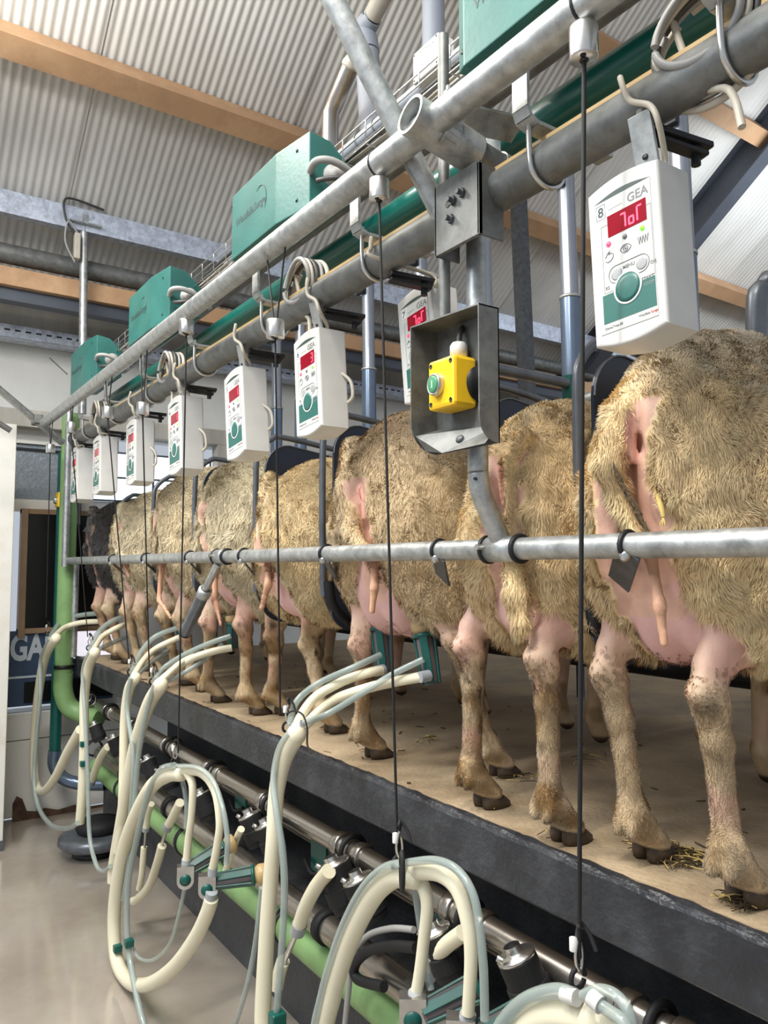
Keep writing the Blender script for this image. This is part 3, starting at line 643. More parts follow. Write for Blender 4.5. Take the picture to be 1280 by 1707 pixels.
def leg(x0, hock, hoof, XK=None):   # hock point pixel, hoof pixel -> (fx, fy, kx, ky, kz)
    f = az(hoof[0], hoof[1], PLAT+0.012); fx = f[0]-x0
    hx = (XK if XK is not None else f[0]-0.085); kpt = ax(hock[0], hock[1], hx)
    return (fx-0.02, f[1], kpt[0]-x0, kpt[1], kpt[2]-PLAT)
TX_ = 0.965
SHEEP = [
 dict(label='nearest sheep, large cream ewe with straw stuck under its tail, behind the controller numbered 8', x0=0.99, top=0.898, w=0.84, vox=0.0068, seed=1.0,
      hr=leg(.99, (1165, 1165), (1240, 1492)), hl=leg(.99, (1000, 1128), (1080, 1420)), yc=0.755, vy=0.780, pw=1.6, vz=0.705, saddle=(0.76, (186, 172, 152)),
      tail=tailpts(.99, [(1085, 640, 1.05, .030), (1035, 690, 1.005, .026), (1012, 770, .975, .022), (1040, 850, .985, .011), (1085, 930, .99, .0085), (1100, 1010, .98, .0088), (1107, 1075, .98, .0065)]),
      ud=1.0, ux=0.155, uz=0.478, leghair=45000, strands=190000, hair=0.014, hw=0.00055, cuff=0.43, stain=0.5, dirty=[(0.80, 0.56, 0.012, 0.05, 1)]),
 dict(label='second nearest cream sheep, behind the curved post, with a thick woolly hanging tail', x0=0.985, top=0.838, w=0.79, vox=0.0068, seed=2.0,
      hr=leg(.985, (888, 1105), (940, 1392)), hl=leg(.985, (768, 1085), (808, 1335)), yc=1.08, vy=1.055, pw=1.2, vz=0.655,
      tail=tailpts(.985, [(872, 728, 1.02, .018), (850, 768, .992, .013), (852, 860, .985, .010), (852, 925, .975, .014), (862, 990, .97, .019), (868, 1040, .97, .014), (866, 1058, .97, .006)]),
      ud=0.92, ux=0.15, uz=0.485, leghair=40000, strands=120000, hair=0.014, hw=0.0006, cuff=0.43, tailbare=0.2, stain=0.9, dirty=[(1.07, 0.60, 0.012, 0.04, 0.5)]),
 dict(label='brownish sheep with two green teat cups on its udder, behind the controller numbered 7', x0=0.985, top=0.905, w=1.07, vox=0.0078, seed=3.0,
      hr=leg(.985, (748, 1075), (832, 1285), 1.12), hl=leg(.985, (590, 1080), (622, 1255)), yc=1.565, vy=1.545, vz=0.655, wool=lin((220, 194, 152)), saddle=(0.70, (168, 144, 114)),
      tail=tailpts(.985, [(592, 750, 1.03, .034), (580, 820, .99, .028), (588, 890, .98, .018), (624, 935, .985, .010), (624, 980, .975, .010), (620, 1020, .975, .007)]),
      ud=1.10, ux=0.16, uz=0.475, uo=0.01, leghair=30000, strands=110000, hair=0.011, hw=0.0008, lump=0.8, cuff=0.42, stain=0.6),
 dict(label='sheep with a smooth golden rump, right of the cord carrying the teat cup hoses', x0=0.985, top=0.83, w=0.95, vox=0.009, seed=4.0,
      hr=leg(.985, (505, 1080), (552, 1215)), hl=leg(.985, (447, 1065), (468, 1185)), yc=2.05, vy=2.09, vz=0.655, wool=lin((224, 198, 150)),
      tail=tailpts(.985, [(450, 800, 1.02, .026), (440, 850, .985, .020), (447, 930, .985, .012), (447, 975, .975, .011), (436, 1015, .975, .009)]),
      ud=0.95, ux=0.16, uz=0.48, strands=90000, hair=0.011, hw=0.0009, lump=0.7, cuff=0.42, stain=0.9),
 dict(label='cream sheep with wavy crimped wool, standing behind the grey hanging air cylinder', x0=0.985, top=0.90, w=1.06, vox=0.009, seed=5.0,
      hr=leg(.985, (395, 1045), (425, 1185)), hl=leg(.985, (338, 1040), (360, 1165)), yc=2.53, vy=2.53, vz=0.67, wool=lin((230, 214, 178)),
      tail=tailpts(.985, [(360, 810, 1.01, .022), (350, 870, .985, .014), (358, 940, .98, .011), (358, 1000, .975, .011), (368, 1042, .975, .007)]),
      ud=0.92, ux=0.16, uz=0.48, strands=80000, hair=0.017, hw=0.0010, lump=1.3, cuff=0.40, stain=0.7),
 dict(label='cream sheep with a dung stained tail, third from the far end', x0=0.985, top=0.905, w=0.95, vox=0.0105, seed=6.0,
      hr=(0.15, 3.00, 0.05, 2.97, 0.29), hl=(0.15, 3.20, 0.05, 3.18, 0.29), yc=3.04, vy=3.04, vz=0.69, wool=lin((228, 208, 170)),
      tail=tailpts(.985, [(274, 830, 1.01, .024), (268, 880, .985, .016), (270, 940, .98, .011), (265, 1000, .975, .010), (285, 1030, .975, .007)]), dirty=[(3.04, 0.58, 0.04, 0.06, 1), (3.04, 0.50, 0.03, 0.05, 1)],
      ud=0.95, ux=0.16, uz=0.48, strands=60000, hair=0.017, hw=0.0012, lump=1.2, cuff=0.40, stain=0.7),
 dict(label='pale yellowish sheep with its tail turned aside, next to the black one', x0=0.985, top=0.86, w=0.98, vox=0.0105, seed=7.0,
      hr=(0.15, 3.55, 0.05, 3.52, 0.28), hl=(0.15, 3.74, 0.05, 3.71, 0.28), yc=3.64, vy=3.62, vz=0.65, wool=lin((230, 214, 178)),
      tail=tailpts(.985, [(205, 845, 1.01, .024), (195, 880, .985, .017), (200, 920, .98, .012), (215, 960, .98, .010)]),
      ud=0.85, ux=0.17, uz=0.50, strands=50000, hair=0.016, hw=0.0013, cuff=0.40, stain=0.7),
 dict(label='black sheep at the far end of the row, beside the pale green pipe', x0=0.99, top=0.86, w=1.0, vox=0.0105, seed=8.0,
      hr=(0.15, 4.08, 0.05, 4.05, 0.28), hl=(0.15, 4.28, 0.05, 4.25, 0.28), yc=4.18, vy=4.16, vz=0.66, wool=lin((72, 68, 64)), wool_dark=1,
      tail=tailpts(.99, [(156, 850, 1.01, .022), (150, 885, .985, .014), (155, 920, .985, .010)]), tailcol=(90, 84, 76),
      ud=0.7, ux=0.2, uz=0.50, strands=40000, hair=0.014, hw=0.0013, cuff=0.38, stain=0.5),
]
for s in SHEEP: make_sheep(s)

# ------------------------------------------------------------------ pipes and rails above the pit
UX = 0.756
def line_on(X, z, r, y0, y1, name, mat, label, cat, n=24, ends=True):
    e = empty(name, (X, y0, z), label, cat)
    G().tube([(0, 0, 0), (0, y1-y0, 0)], r, n).build('tube', mat, e); return e
zU = float(ax(620, 283, UX)[2])
ur = line_on(UX, zU, 0.0245, -0.6, 4.20, 'overhead_rail', 'galvanised', 'galvanised overhead rail carrying the cluster cords along the whole row', 'rail')
G().sphere((0, 4.80, 0), 0.0245, 16).build('end_cap', 'galvanised_dull', ur)
MX = 0.87; zM = float(ax(900, 280, MX)[2])
mp = line_on(MX, zM, 0.033, -0.6, 3.95, 'hanger_pipe', 'galvanised_dull', 'thick dull galvanised pipe from which the white controllers hang', 'pipe')
G().lathe((0, 4.55, 0), (0, 1, 0), [(0, 0.033), (0, 0.040), (0.05, 0.040), (0.05, 0.0)]).build('end_cap', 'galvanised_dark', mp)
G().bar((0.0, 0, 0.033), (0, 4.5, 0.033), 0.030, 0.006).build('top_edge_strip', 'amber_liner', mp)
TX = 1.0; zT = float(ax(640, 372, TX)[2])
tp = line_on(TX, zT, 0.031, -0.6, 4.15, 'vacuum_pipe', 'teal_pipe', 'glossy dark green vacuum pipe above and behind the thick galvanised pipe', 'pipe')
CX = 1.02; zc = float(ax(650, 195, CX)[2])
cp = line_on(CX, zc, 0.0195, 0.2, 2.05, 'cable_conduit', 'conduit_grey', 'light grey plastic conduit pipe beside the wire cable tray', 'conduit')
for yy in (1.02, 1.15, 1.52, 1.60, 1.9): G().tube([(0.0215*math.cos(t), yy-0.2+0.003*math.sin(t), 0.0215*math.sin(t)) for t in np.linspace(0, 2*PI, 20)], 0.002, 8).build('pipe_clip', 'galvanised_dull', cp)
# second grey pipe low behind, seen between the rails
line_on(1.12, float(ax(590, 330, 1.12)[2]), 0.022, 0.1, 4.1, 'service_pipe', 'galvanised_dull', 'dull grey service pipe half hidden behind the wire tray', 'pipe')
line_on(2.0, 1.52, 0.045, -0.3, 4.3, 'lifting_beam', 'galvanised_dark', 'dark galvanised beam from which the grey telescopic poles drop', 'beam')
# wire mesh cable tray and its cables
ct = empty('wire_cable_tray', (0.955, 0, 0.0), 'open wire mesh tray full of cables running behind the overhead rail', 'cable tray')
ztr = float(ax(600, 262, 0.955)[2])-0.03
g = G()
for xx, zz in ((-0.05, 0), (-0.017, 0), (0.017, 0), (0.05, 0), (-0.05, 0.03), (0.05, 0.03), (-0.05, 0.055), (0.05, 0.055)):
    g.tube([(xx, 0.1, ztr+zz), (xx, 4.1, ztr+zz)], 0.002, 6)
for i in range(41):
    yy = 0.1+i*0.1; g.tube([(-0.05, yy, ztr+0.055), (-0.05, yy, ztr), (0.05, yy, ztr), (0.05, yy, ztr+0.055)], 0.002, 6)
g.build('wire_mesh', 'steel_bright', ct)
for k, (m_, r_) in enumerate((('cable_dark', 0.006), ('cable_white', 0.004), ('cable_grey', 0.005), ('cable_dark', 0.004), ('cable_grey', 0.004), ('cable_white', 0.003))):
    pts = [(-0.035+0.013*k+0.005*math.sin(i*1.3+k), 0.05+i*0.25, ztr+0.008+r_+0.006*abs(math.sin(i*0.9+k*2))) for i in range(17)]
    G().tube(pts, r_, 8, smooth=3).build('cable', m_, ct)
# rump rail with couplings, straps and support posts
RX = 0.95; zR = 0.0312
rr = empty('rump_rail', (RX, 0, zR), 'long galvanised rail across the rumps of all eight sheep', 'rail')
G().tube([(0, -0.3, 0), (0, 4.50, 0)], 0.0195, 28).build('tube', 'galvanised', rr)
G().sphere((0, 4.50, 0), 0.0195).build('end_cap', 'galvanised', rr)
def ypix(px, X): return float(ax(px, 900, X)[1])
for k, px in enumerate((1048, 733, 545, 408, 318, 245, 190)):
    yy = ypix(px, RX); q = ax(px, 930, RX)
    g = G(); a_ = Vector((-0.008, yy, -0.020)); b_ = Vector((0.065, yy+0.072, -0.058))
    g.bar(a_+Vector((-0.006, -0.01, 0.012)), b_, 0.042, 0.005, (0.5, -0.45, 0.7), 0.001); g.build('strap', 'galvanised_dark', rr)
    G().tube([(0.0215*math.cos(t), yy+0.0, 0.0215*math.sin(t)) for t in np.linspace(-0.6, PI+0.5, 16)], 0.004, 8).build('clamp_ring', 'dark_metal', rr)
    G().lathe((-0.012, yy-0.002, -0.014), (-0.6, -0.25, -0.6), [(0, 0.008), (0.006, 0.008), (0.006, 0.005), (0.011, 0.005), (0.011, 0)], 12).build('bolt', 'steel_bright', rr)
# curved post behind the button guard down to the rump rail
PYc = float(ax(797, 800, 0.895)[1])-0.0
PX0 = 0.895; ptop = ax(797, 330, PX0)
e = empty('curved_post', (PX0, PYc, 0), 'galvanised post with a bent foot joining the rump rail, under the yellow button box', 'post')
P_ = [(0, 0, float(ptop[2])+0.05), (0, 0, 0.45), (0, 0, 0.20), (0.004, 0, 0.13), (0.025, 0, 0.09), (0.055, 0, 0.062), (0.073, 0, 0.048)]
zz = lambda py, X=0.975: float(ay(797, py, PYc)[2])
P_ = [(0, 0, zz(370)), (0, 0, zz(740)), (0, 0, zz(790)), (0.008, 0.0, zz(825)), (0.028, 0, zz(858)), (RX-PX0, 0, zR+0.010)]
G().tube(P_, 0.0185, 24, smooth=6).build('tube', 'galvanised', e)
G().cyl((-0.014, -0.010, zz(800)), (-0.0185, -0.012, zz(800)), 0.003, 8).build('drilled_hole', 'black_plastic', e)
for yy in (PYc, ypix(370, RX)):
    g = G(); g.lathe((0, yy-0.045, 0), (0, 1, 0), [(0, 0.0197), (0, 0.0235), (0.075, 0.0235), (0.075, 0.0197)], 28); g.build('coupling', 'galvanised', rr)
    for dy in (0.036, -0.045): G().lathe((0, yy+dy-0.004, 0), (0, 1, 0), [(0, 0.0195), (0, 0.0265), (0.006, 0.0265), (0.006, 0.0195)], 24).build('clip_ring', 'dark_metal', rr)
    G().cyl((-0.023, yy+0.028, 0.004), (-0.036, yy+0.028, 0.004), 0.006, 6).build('bolt', 'steel_bright', rr)
# second post in front plane (from the bolted plate through the guard roof)
pv = ax(741, 500, 0.845)
e = empty('cable_post', (float(pv[0]), float(pv[1]), 0), 'thin galvanised upright from the overhead rail into the guard roof', 'post')
G().tube([(0, 0, float(ax(741, 530, 0.845)[2])), (0, 0, float(ax(738, 60, 0.845)[2]))], 0.0105, 18).build('tube', 'galvanised_dull', e)
# far post of the rump rail and its own button guard
fp = ax(133, 800, 1.05); e = empty('far_post', (0.93, 4.46, 0), 'thin galvanised upright at the far end of the rump rail', 'post')
G().tube([(0, 0, 0.0), (0, 0, 0.86)], 0.019, 16).build('tube', 'galvanised', e)
e2 = empty('lower_post', (1.0, 4.52, 0), 'short grey post under the far end of the rump rail', 'post'); G().tube([(0, 0, -0.50), (0, 0, 0.01)], 0.019, 14).build('tube', 'galvanised', e2)

# big brace, cross socket and bolted joint at the top
A_ = ax(525, -60, 0.62); B_ = ax(742, 372, 0.86)
e = empty('diagonal_brace', tuple(map(float, B_)), 'big galvanised diagonal brace tube coming down from the roof to the bolted plate', 'brace')
d_ = [tuple(float(v) for v in (A_-B_)*t) for t in (1, 0.5, 0.0)]
G().tube(d_, [0.0205, 0.0205, 0.0185], 28).build('tube', 'galvanised', e)
s0 = ax(683, 190, 0.715); s1 = ax(878, 312, 0.93); s0 = np.array([0.715, s0[1], s0[2]]); ym = float(s0[1])
s1 = ay(868, 308, ym); 
e = empty('cross_socket_pipe', tuple(map(float, s0)), 'short open ended cross pipe clamped between the overhead rail and the thick pipe', 'pipe')
dv = Vector([float(v) for v in (s1-s0)])
G().pipe_open((0, 0, 0), tuple(dv*0.55), 0.033, 0.028, 28).build('outer_sleeve', 'galvanised', e)
G().tube([tuple(dv*0.3), tuple(dv)], 0.0275, 26).build('inner_pipe', 'galvanised_dull', e)
# wrapped clamp bands
for t, nm in ((0.27, 'clamp_band'), (0.80, 'clamp_band')):
    c = dv*t; dn = dv.normalized(); x_ = dn.cross(Vector((0, 1, 0))).normalized(); y_ = Vector((0, 1, 0))
    g = G(); R_ = 0.035 if t < 0.5 else 0.030
    for k in range(14):
        t0 = -2.6+k*0.28; t1 = t0+0.28
        a = c+R_*(math.cos(t0)*x_+math.sin(t0)*y_); b = c+R_*(math.cos(t1)*x_+math.sin(t1)*y_); g.bar(a, b, 0.030 if t < 0.5 else 0.022, 0.003, (a+b)/2-c)
    g.build(nm, 'galvanised', e)
# plate over the socket, bolts standing up
pt = ay(748, 168, ym)-s0; pt = Vector([float(v) for v in pt])
g = G(); g.bar(pt+Vector((0.0, 0.02, -0.012)), pt+dv*0.50+Vector((0.02, -0.02, 0.01)), 0.060, 0.004, (0, 0.25, 1), 0.001); g.build('saddle_plate', 'galvanised', e)
g = G(); g.lathe(tuple(pt+Vector((0.0, 0.0, -0.014))), (0, 0, 1), [(-0.012, 0.0), (-0.012, 0.008), (0.0, 0.008), (0, 0.0045), (0.022, 0.0045), (0.022, 0.009), (0.030, 0.009), (0.030, 0.0045), (0.040, 0.0045), (0.040, 0)], 6, False); g.build('bolt', 'steel_bright', e)
bq = Vector([float(v) for v in ay(852, 290, ym-0.03)-s0])
g = G(); g.lathe(tuple(bq), (0, 0, -1), [(-0.008, 0.0), (-0.008, 0.008), (0.002, 0.008), (0.002, 0.0048), (0.02, 0.0048), (0.02, 0)], 6, False); g.build('bolt', 'steel_bright', e)
# bolted joint plate
c00 = ax(727, 305, 0.822); c11 = ax(802, 400, 0.822)
pc = (c00+c11)/2; e = empty('bolted_joint_plate', (float(pc[0]), float(pc[1]), float(pc[2])), 'grey steel joint plate with bolts at the foot of the big diagonal brace', 'plate')
ww = abs(c00[1]-c11[1])/2; hh = (c00[2]-c11[2])/2
g = G(); g.box((-0.004, -ww, -hh*0.86), (0.004, ww, hh*0.86), 0.001); g.box((-0.004, -ww, -hh*0.86), (0.05, -ww+0.004, hh*0.80)); g.box((-0.004, ww-0.004, -hh*0.86), (0.05, ww, hh*0.86)); g.build('plate', 'galvanised_dull', e)
for (dy, dz) in ((-0.018, 0.022), (0.012, -0.012), (0.006, 0.018)):
    G().lathe((-0.004, dy, dz), (-1, 0, 0), [(0, 0.008), (0.006, 0.008), (0.006, 0.0045), (0.014, 0.0045), (0.014, 0)], 6, False).build('bolt', 'galvanised_dark', e)
G().cyl((-0.0045, 0.022, 0.018), (-0.0052, 0.022, 0.018), 0.006, 12).build('slot_hole', 'black_plastic', e)
# folded clamp shell behind
k0 = ax(775, 262, 0.93); k1 = ax(830, 345, 0.93)
e = empty('folded_pipe_clamp', (0.95, float((k0[1]+k1[1])/2), float((k0[2]+k1[2])/2)), 'shiny folded steel clamp shell under the cross pipe', 'clamp')
hy = abs(float(k0[1]-k1[1]))/2; hz = float(k0[2]-k1[2])/2
g = G(); pr = [(-0.012, -hy), (-0.03, -hy*0.6), (-0.036, 0.0), (-0.03, hy*0.6), (-0.012, hy)]
V = []; 
for zz_ in (-hz, hz): V += [(x, y, zz_) for x, y in pr]+[(x+0.004, y*0.9, zz_) for x, y in reversed(pr)]
n_ = 10; g.add(V, [(k, (k+1) % n_, n_+(k+1) % n_, n_+k) for k in range(n_)]+[tuple(range(n_-1, -1, -1)), tuple(range(n_, 2*n_))], False)
g.build('shell', 'galvanised', e)
for sy in (-1, 1): G().lathe((-0.018, sy*hy*0.98, -hz*0.7), (0, sy, 0.0), [(0, 0.009), (0.008, 0.009), (0.008, 0.0)], 6, False).build('bolt', 'steel_bright', e)

# left end braces
a = ay(-60, 600, 4.05); b = ay(104, 738, 4.30); e = empty('end_brace', tuple(map(float, a)), 'thin galvanised brace joining the far end of the overhead rail', 'brace')
G().tube([(0, 0, 0), tuple(float(v) for v in b-a)], 0.0185, 16).build('tube', 'galvanised', e)
m_ = ay(62, 702, 4.23)-a; G().box(tuple(float(v)-w_ for v, w_ in zip(m_, (0.02, 0.05, 0.018))), tuple(float(v)+w_ for v, w_ in zip(m_, (0.02, 0.05, 0.028))), 0.003).build('clamp', 'galvanised_dull', e)
a = ay(-30, 688, 4.0); b = ay(18, 718, 4.0); e = empty('stub_pipe', tuple(map(float, a)), 'short grey pipe stub near the white column at the far left', 'pipe'); G().tube([(0, 0, 0), tuple(float(v) for v in b-a)], 0.014, 12).build('tube', 'galvanised_dull', e)
# ceiling drop pole with its plate and switch
t = ay(140, 378, 4.24); u_ = ay(137, 690, 4.24); e = empty('drop_pole', tuple(map(float, t)), 'thin galvanised pole dropping from the roof channel with a small switch box', 'pole')
G().tube([(0, 0, 0), (float(u_[0]-t[0]), 0, float(u_[2]-t[2]))], 0.021, 14).build('tube', 'galvanised', e)
g = G(); g.box((-0.085, -0.05, 0.0), (0.085, 0.05, 0.010), 0.002); g.bar((0.0, 0, 0.01), (0.0, 0, 0.06), 0.03, 0.05, (0, 1, 0)); g.build('top_plate', 'galvanised', e)
g = G(); g.box((-0.055, -0.05, -0.20), (-0.025, -0.01, -0.06), 0.004); g.build('switch_box', 'cable_white', e)
G().tube([(-0.05, -0.03, -0.07), (-0.10, -0.04, 0.0), (-0.11, -0.03, 0.10), (-0.06, -0.02, 0.13), (0.1, 0, 0.12)], 0.006, 8, smooth=5).build('cable', 'cable_dark', e)
G().tube([(-0.04, -0.04, -0.06), (-0.09, -0.05, -0.01), (-0.10, -0.04, -0.12), (-0.05, -0.04, -0.22)], 0.005, 8, smooth=5).build('cable', 'cable_grey', e)
# thin thing pointing from the far pulsator box
a = ax(83, 597, 0.78); b = ax(112, 624, 0.78); e = empty('whisker_wire', tuple(map(float, a)), 'thin stiff wire sticking out beside the farthest green box', 'wire'); G().tube([(0, 0, 0), tuple(float(v) for v in b-a)], 0.0022, 6).build('wire', 'dark_metal', e)
# ventilation and drain pipes behind
e = empty('drain_pipe', (0, 0, 0), 'fat grey plastic drain pipe with cream top piece behind the big brace', 'pipe')
p0 = ax(624, 290, 1.5); p1 = ax(612, 90, 1.5); p2 = ax(606, 52, 1.5); p3 = ax(622, 28, 1.5); p4 = p3+(ax(652, -30, 1.5)-p3)*3.4
G().tube([p0, p1], 0.045, 22).build('grey_pipe', 'conduit_grey', e); G().tube([p1, (p1+p2)/2+0.0, p2, p3], [0.047, 0.049, 0.046, 0.036], 22, smooth=5).build('grey_bend', 'conduit_grey', e)
G().tube([(p3+p2)/2, p4], 0.034, 20).build('cream_pipe', 'cable_white', e)
c_ = (p3+p2)/2; dd = (p4-c_)/np.linalg.norm(p4-c_); G().lathe(c_+dd*0.02, dd, [(0, 0.034), (0, 0.038), (0.008, 0.038), (0.008, 0.034)]).build('clip_ring', 'dark_metal', e)
e = empty('exhaust_elbow', (0, 0, 0), 'shiny silver elbow duct left of the big brace', 'duct')
p0 = ax(547, 330, 1.35); p1 = ax(551, 190, 1.35); p2 = ax(562, 165, 1.35); p3 = ax(584, 112, 1.35)
G().tube([p0, p1, p2, p3], 0.031, 20).build('duct', 'stainless', e); G().lathe(p3, p3-p2, [(0, 0.031), (0, 0.034), (0.01, 0.034), (0.03, 0.026), (0.05, 0.026)]).build('cream_collar', 'cable_white', e)
a = ax(722, -40, 1.6); b = ax(722, 95, 1.6); e = empty('round_column', tuple(map(float, a)), 'dark grey round column at the top behind the white control box', 'column'); G().tube([(0, 0, 2.3), (0, 0, float(b[2]-a[2])-0.16)], 0.040, 20).build('tube', 'conduit_grey', e)
# white control box
c = ax(688, 142, 0.98); d = ax(740, 30, 0.98); w_ = abs(float(c[1]-d[1])); M = pit_frame((0.98, float(c[1]), float(c[2])))
e = empty('control_box', label='flat white control box with faint print above the cross pipe', cat='control box', M=M)
hB = float(d[2]-c[2])*0.80
G().box((0, 0, -0.045), (w_*0.82, hB, 0), 0.003).build('case', 'white_plastic', e)
text_mesh('WESTFALIA', 0.012, 'print_grey', Matrix.Translation((w_*0.14, hB*0.77, 0.0005)), e)
for uu, vv in ((0.006, 0.006), (w_*0.82-0.006, 0.006), (0.006, hB-0.006), (w_*0.82-0.006, hB-0.006)): G().cyl((uu, vv, 0), (uu, vv, 0.0015), 0.0022, 8).build('screw', 'dark_metal', e)

# U-bolt strap hangers over the thick pipe, one in each stall
hang_px = [(1118, 0), (893, 150), (548, 395), (381, 500)]
def strap_hanger(Y, label):
    e = empty('strap_hanger', (0, Y, 0), label, 'hanger', 'strap hangers along the thick pipe')
    g = G(); top = zU+0.03; zb = zM+0.050; x0 = MX-0.055
    pts = [(x0, top), (x0, zb+0.02), (x0+0.006, zb+0.006), (x0+0.022, zb), (TX+0.01, zb)]
    for i in range(len(pts)-1): g.bar((pts[i][0], 0, pts[i][1]), (pts[i+1][0], 0, pts[i+1][1]), 0.032, 0.006, (pts[i+1][1]-pts[i][1], 0, -(pts[i+1][0]-pts[i][0])) )
    g.build('strap', 'galvanised', e)
    P_ = [(MX-0.038, 0, zb+0.018), (MX-0.038, 0, zM), (MX-0.027, 0, zM-0.027), (MX, 0, zM-0.038), (MX+0.027, 0, zM-0.027), (MX+0.038, 0, zM), (MX+0.038, 0, zb+0.018)]
    G().tube(P_, 0.0045, 10, smooth=4).build('u_bolt', 'steel_bright', e)
    return e
for i, Y in enumerate((0.50, 0.82, 1.30, 1.78, 2.26, 2.75, 3.24, 3.70)):
    strap_hanger(Y, ['bent strap hanger nearest the camera at the top edge', 'second bent strap hanger, right of the folded clamp', 'bent strap hanger hidden close behind the joint plate', 'bent strap hanger beside the second green box', 'bent strap hanger between the two middle green boxes', 'bent strap hanger near the third green box', 'bent strap hanger near the farthest green box', 'farthest bent strap hanger on the thick pipe'][i])

# ------------------------------------------------------------------ milk meter controllers
METERS = [  # px of the left edge, top y, bottom y, tilt degrees, number
 (981, 332, 580, 2.6, '8'), (655, 515, 674, 6.5, '7'), (481, 582, 729, 5.0, '6'), (362, 648, 768, 7.5, '5'), (271, 686, 792, 5.0, '4'), (205, 716, 808, 2.5, '3'), (150, 742, 824, 2.5, '2'), (113, 762, 837, 3.0, '1')]
MFX = 0.845
def seg(g, ch, x, y, w, h):
    S = {'7': 'abc', 'o': 'cdeg', 'C': 'aef', '3': 'abgcd', '1': 'bc', '0': 'abcdef', '5': 'afgcd'}[ch]; t = 0.0022
    L_ = {'a': ((x, y+h), (x+w, y+h)), 'g': ((x, y+h/2), (x+w, y+h/2)), 'd': ((x, y), (x+w, y)), 'f': ((x, y+h/2), (x, y+h)), 'b': ((x+w, y+h/2), (x+w, y+h)), 'e': ((x, y), (x, y+h/2)), 'c': ((x+w, y), (x+w, y+h/2))}
    for k in S: a, b = L_[k]; g.bar((a[0], a[1], 0.0006), (b[0], b[1], 0.0006), t, 0.0006, (0, 0, 1))
def make_meter(num, txt, near):
    e = empty('milk_controller'); w, h, dp = 0.104, 0.205, 0.062
    def outline(in_=0.0, arch=0.012):
        P = [(in_, in_), ]
        P = []
        for k in range(9): t = k/8; P.append((in_+(w-2*in_)*t, in_-0.008*math.sin(PI*t)*1.0))
        for k in range(13): t = 1-k/12; P.append((in_+(w-2*in_)*t, h-in_-arch+arch*math.sin(PI*(0.15+0.7*t))*1.3-0.004))
        return P
    G().prism(outline(), -dp, 0.0, bev=0.004).build('case', 'case_plastic', e)
    g = G(); g.prism([(0.011, 0.012), (w-0.011, 0.012), (w-0.011, h-0.026), (0.011, h-0.026)], 0, 0.0007); fc = g.build('face_foil', 'face_foil', e)
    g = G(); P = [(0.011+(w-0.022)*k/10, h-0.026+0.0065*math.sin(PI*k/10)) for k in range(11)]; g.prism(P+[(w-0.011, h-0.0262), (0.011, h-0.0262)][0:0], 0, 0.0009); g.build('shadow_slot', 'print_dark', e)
    G().box((0.030, h-0.075, 0), (0.086, h-0.048, 0.0012)).build('display', 'display_red', e)
    g = G(); xs = 0.050
    for ch in txt:
        if ch != ' ': seg(g, ch, xs, h-0.071, 0.0065, 0.017 if ch != 'o' else 0.017)
        xs += 0.0118
    M = Matrix.Translation((0, 0, 0.0008)); g.v = [tuple(M @ Vector(v)) for v in g.v]; g.build('display_digits', 'segment_red', e)
    G().box((0.0125, h-0.050, 0), (0.0295, h-0.028, 0.0011)).build('number_sticker', 'print_white', e)
    g = G(); 
    for a, b in (((0.0145, h-0.048), (0.0275, h-0.048)), ((0.0145, h-0.030), (0.0275, h-0.030)), ((0.0145, h-0.048), (0.0145, h-0.030)), ((0.0275, h-0.048), (0.0275, h-0.030))): g.bar((*a, 0.0013), (*b, 0.0013), 0.0006, 0.0003)
    g.build('sticker_frame', 'print_dark', e)
    text_mesh(num, 0.0175, 'print_dark', Matrix.Translation((0.021, h-0.0448, 0.0013)), e, 'stall_number', align='CENTER', bold=0.0003)
    text_mesh('GEA', 0.0155, 'print_grey', Matrix.Translation((0.060, h-0.0435, 0.0008)), e, 'maker_name', bold=0.00025)
    g = G().bar((0.032, h-0.040, 0.0009), (0.052, h-0.040, 0.0009), 0.0012, 0.0002); g.build('small_print', 'print_line', e)
    G().lathe((0.030, h-0.083, 0.0005), (0, 0, 1), [(0, 0.0035), (0.001, 0.0035), (0.0018, 0.0)], 14).build('warning_lamp', 'lamp_red', e)
    G().lathe((0.054, h-0.083, 0.0005), (0, 0, 1), [(0, 0.0032), (0.001, 0.0032), (0.0018, 0.0)], 14).build('status_lamp', 'print_grey', e)
    G().lathe((0.079, h-0.083, 0.0005), (0, 0, 1), [(0, 0.0032), (0.001, 0.0032), (0.0018, 0.0)], 14).build('ready_lamp', 'lamp_green', e)
    g = G(); z_ = 0.0009; r_ = 0.00055       # icons: hand, eye, wave
    g.tube([(0.024, h-0.103, z_), (0.028, h-0.1055, z_), (0.034, h-0.103, z_), (0.036, h-0.098, z_), (0.032, h-0.095, z_), (0.029, h-0.096, z_), (0.031, h-0.092, z_), (0.027, h-0.095, z_), (0.024, h-0.099, z_)], r_, 6, smooth=3)
    g.tube([(0.046, h-0.0975, z_), (0.050, h-0.0935, z_), (0.054, h-0.0925, z_), (0.058, h-0.0935, z_), (0.062, h-0.0975, z_), (0.058, h-0.1015, z_), (0.054, h-0.1025, z_), (0.050, h-0.1015, z_), (0.046, h-0.0975, z_)], r_, 6, smooth=3)
    g.tube([(0.054+0.0033*math.cos(t), h-0.0975+0.0033*math.sin(t), z_) for t in np.linspace(0, 2*PI, 14)], r_, 6); g.lathe((0.054, h-0.0975, z_-0.0003), (0, 0, 1), [(0, 0.0014), (0.0006, 0.0014), (0.0006, 0)], 10)
    for k in range(4): g.tube([(0.072+k*0.0036, h-0.092, z_), (0.0738+k*0.0036, h-0.101, z_), (0.0756+k*0.0036, h-0.092, z_)], 0.0006, 6)
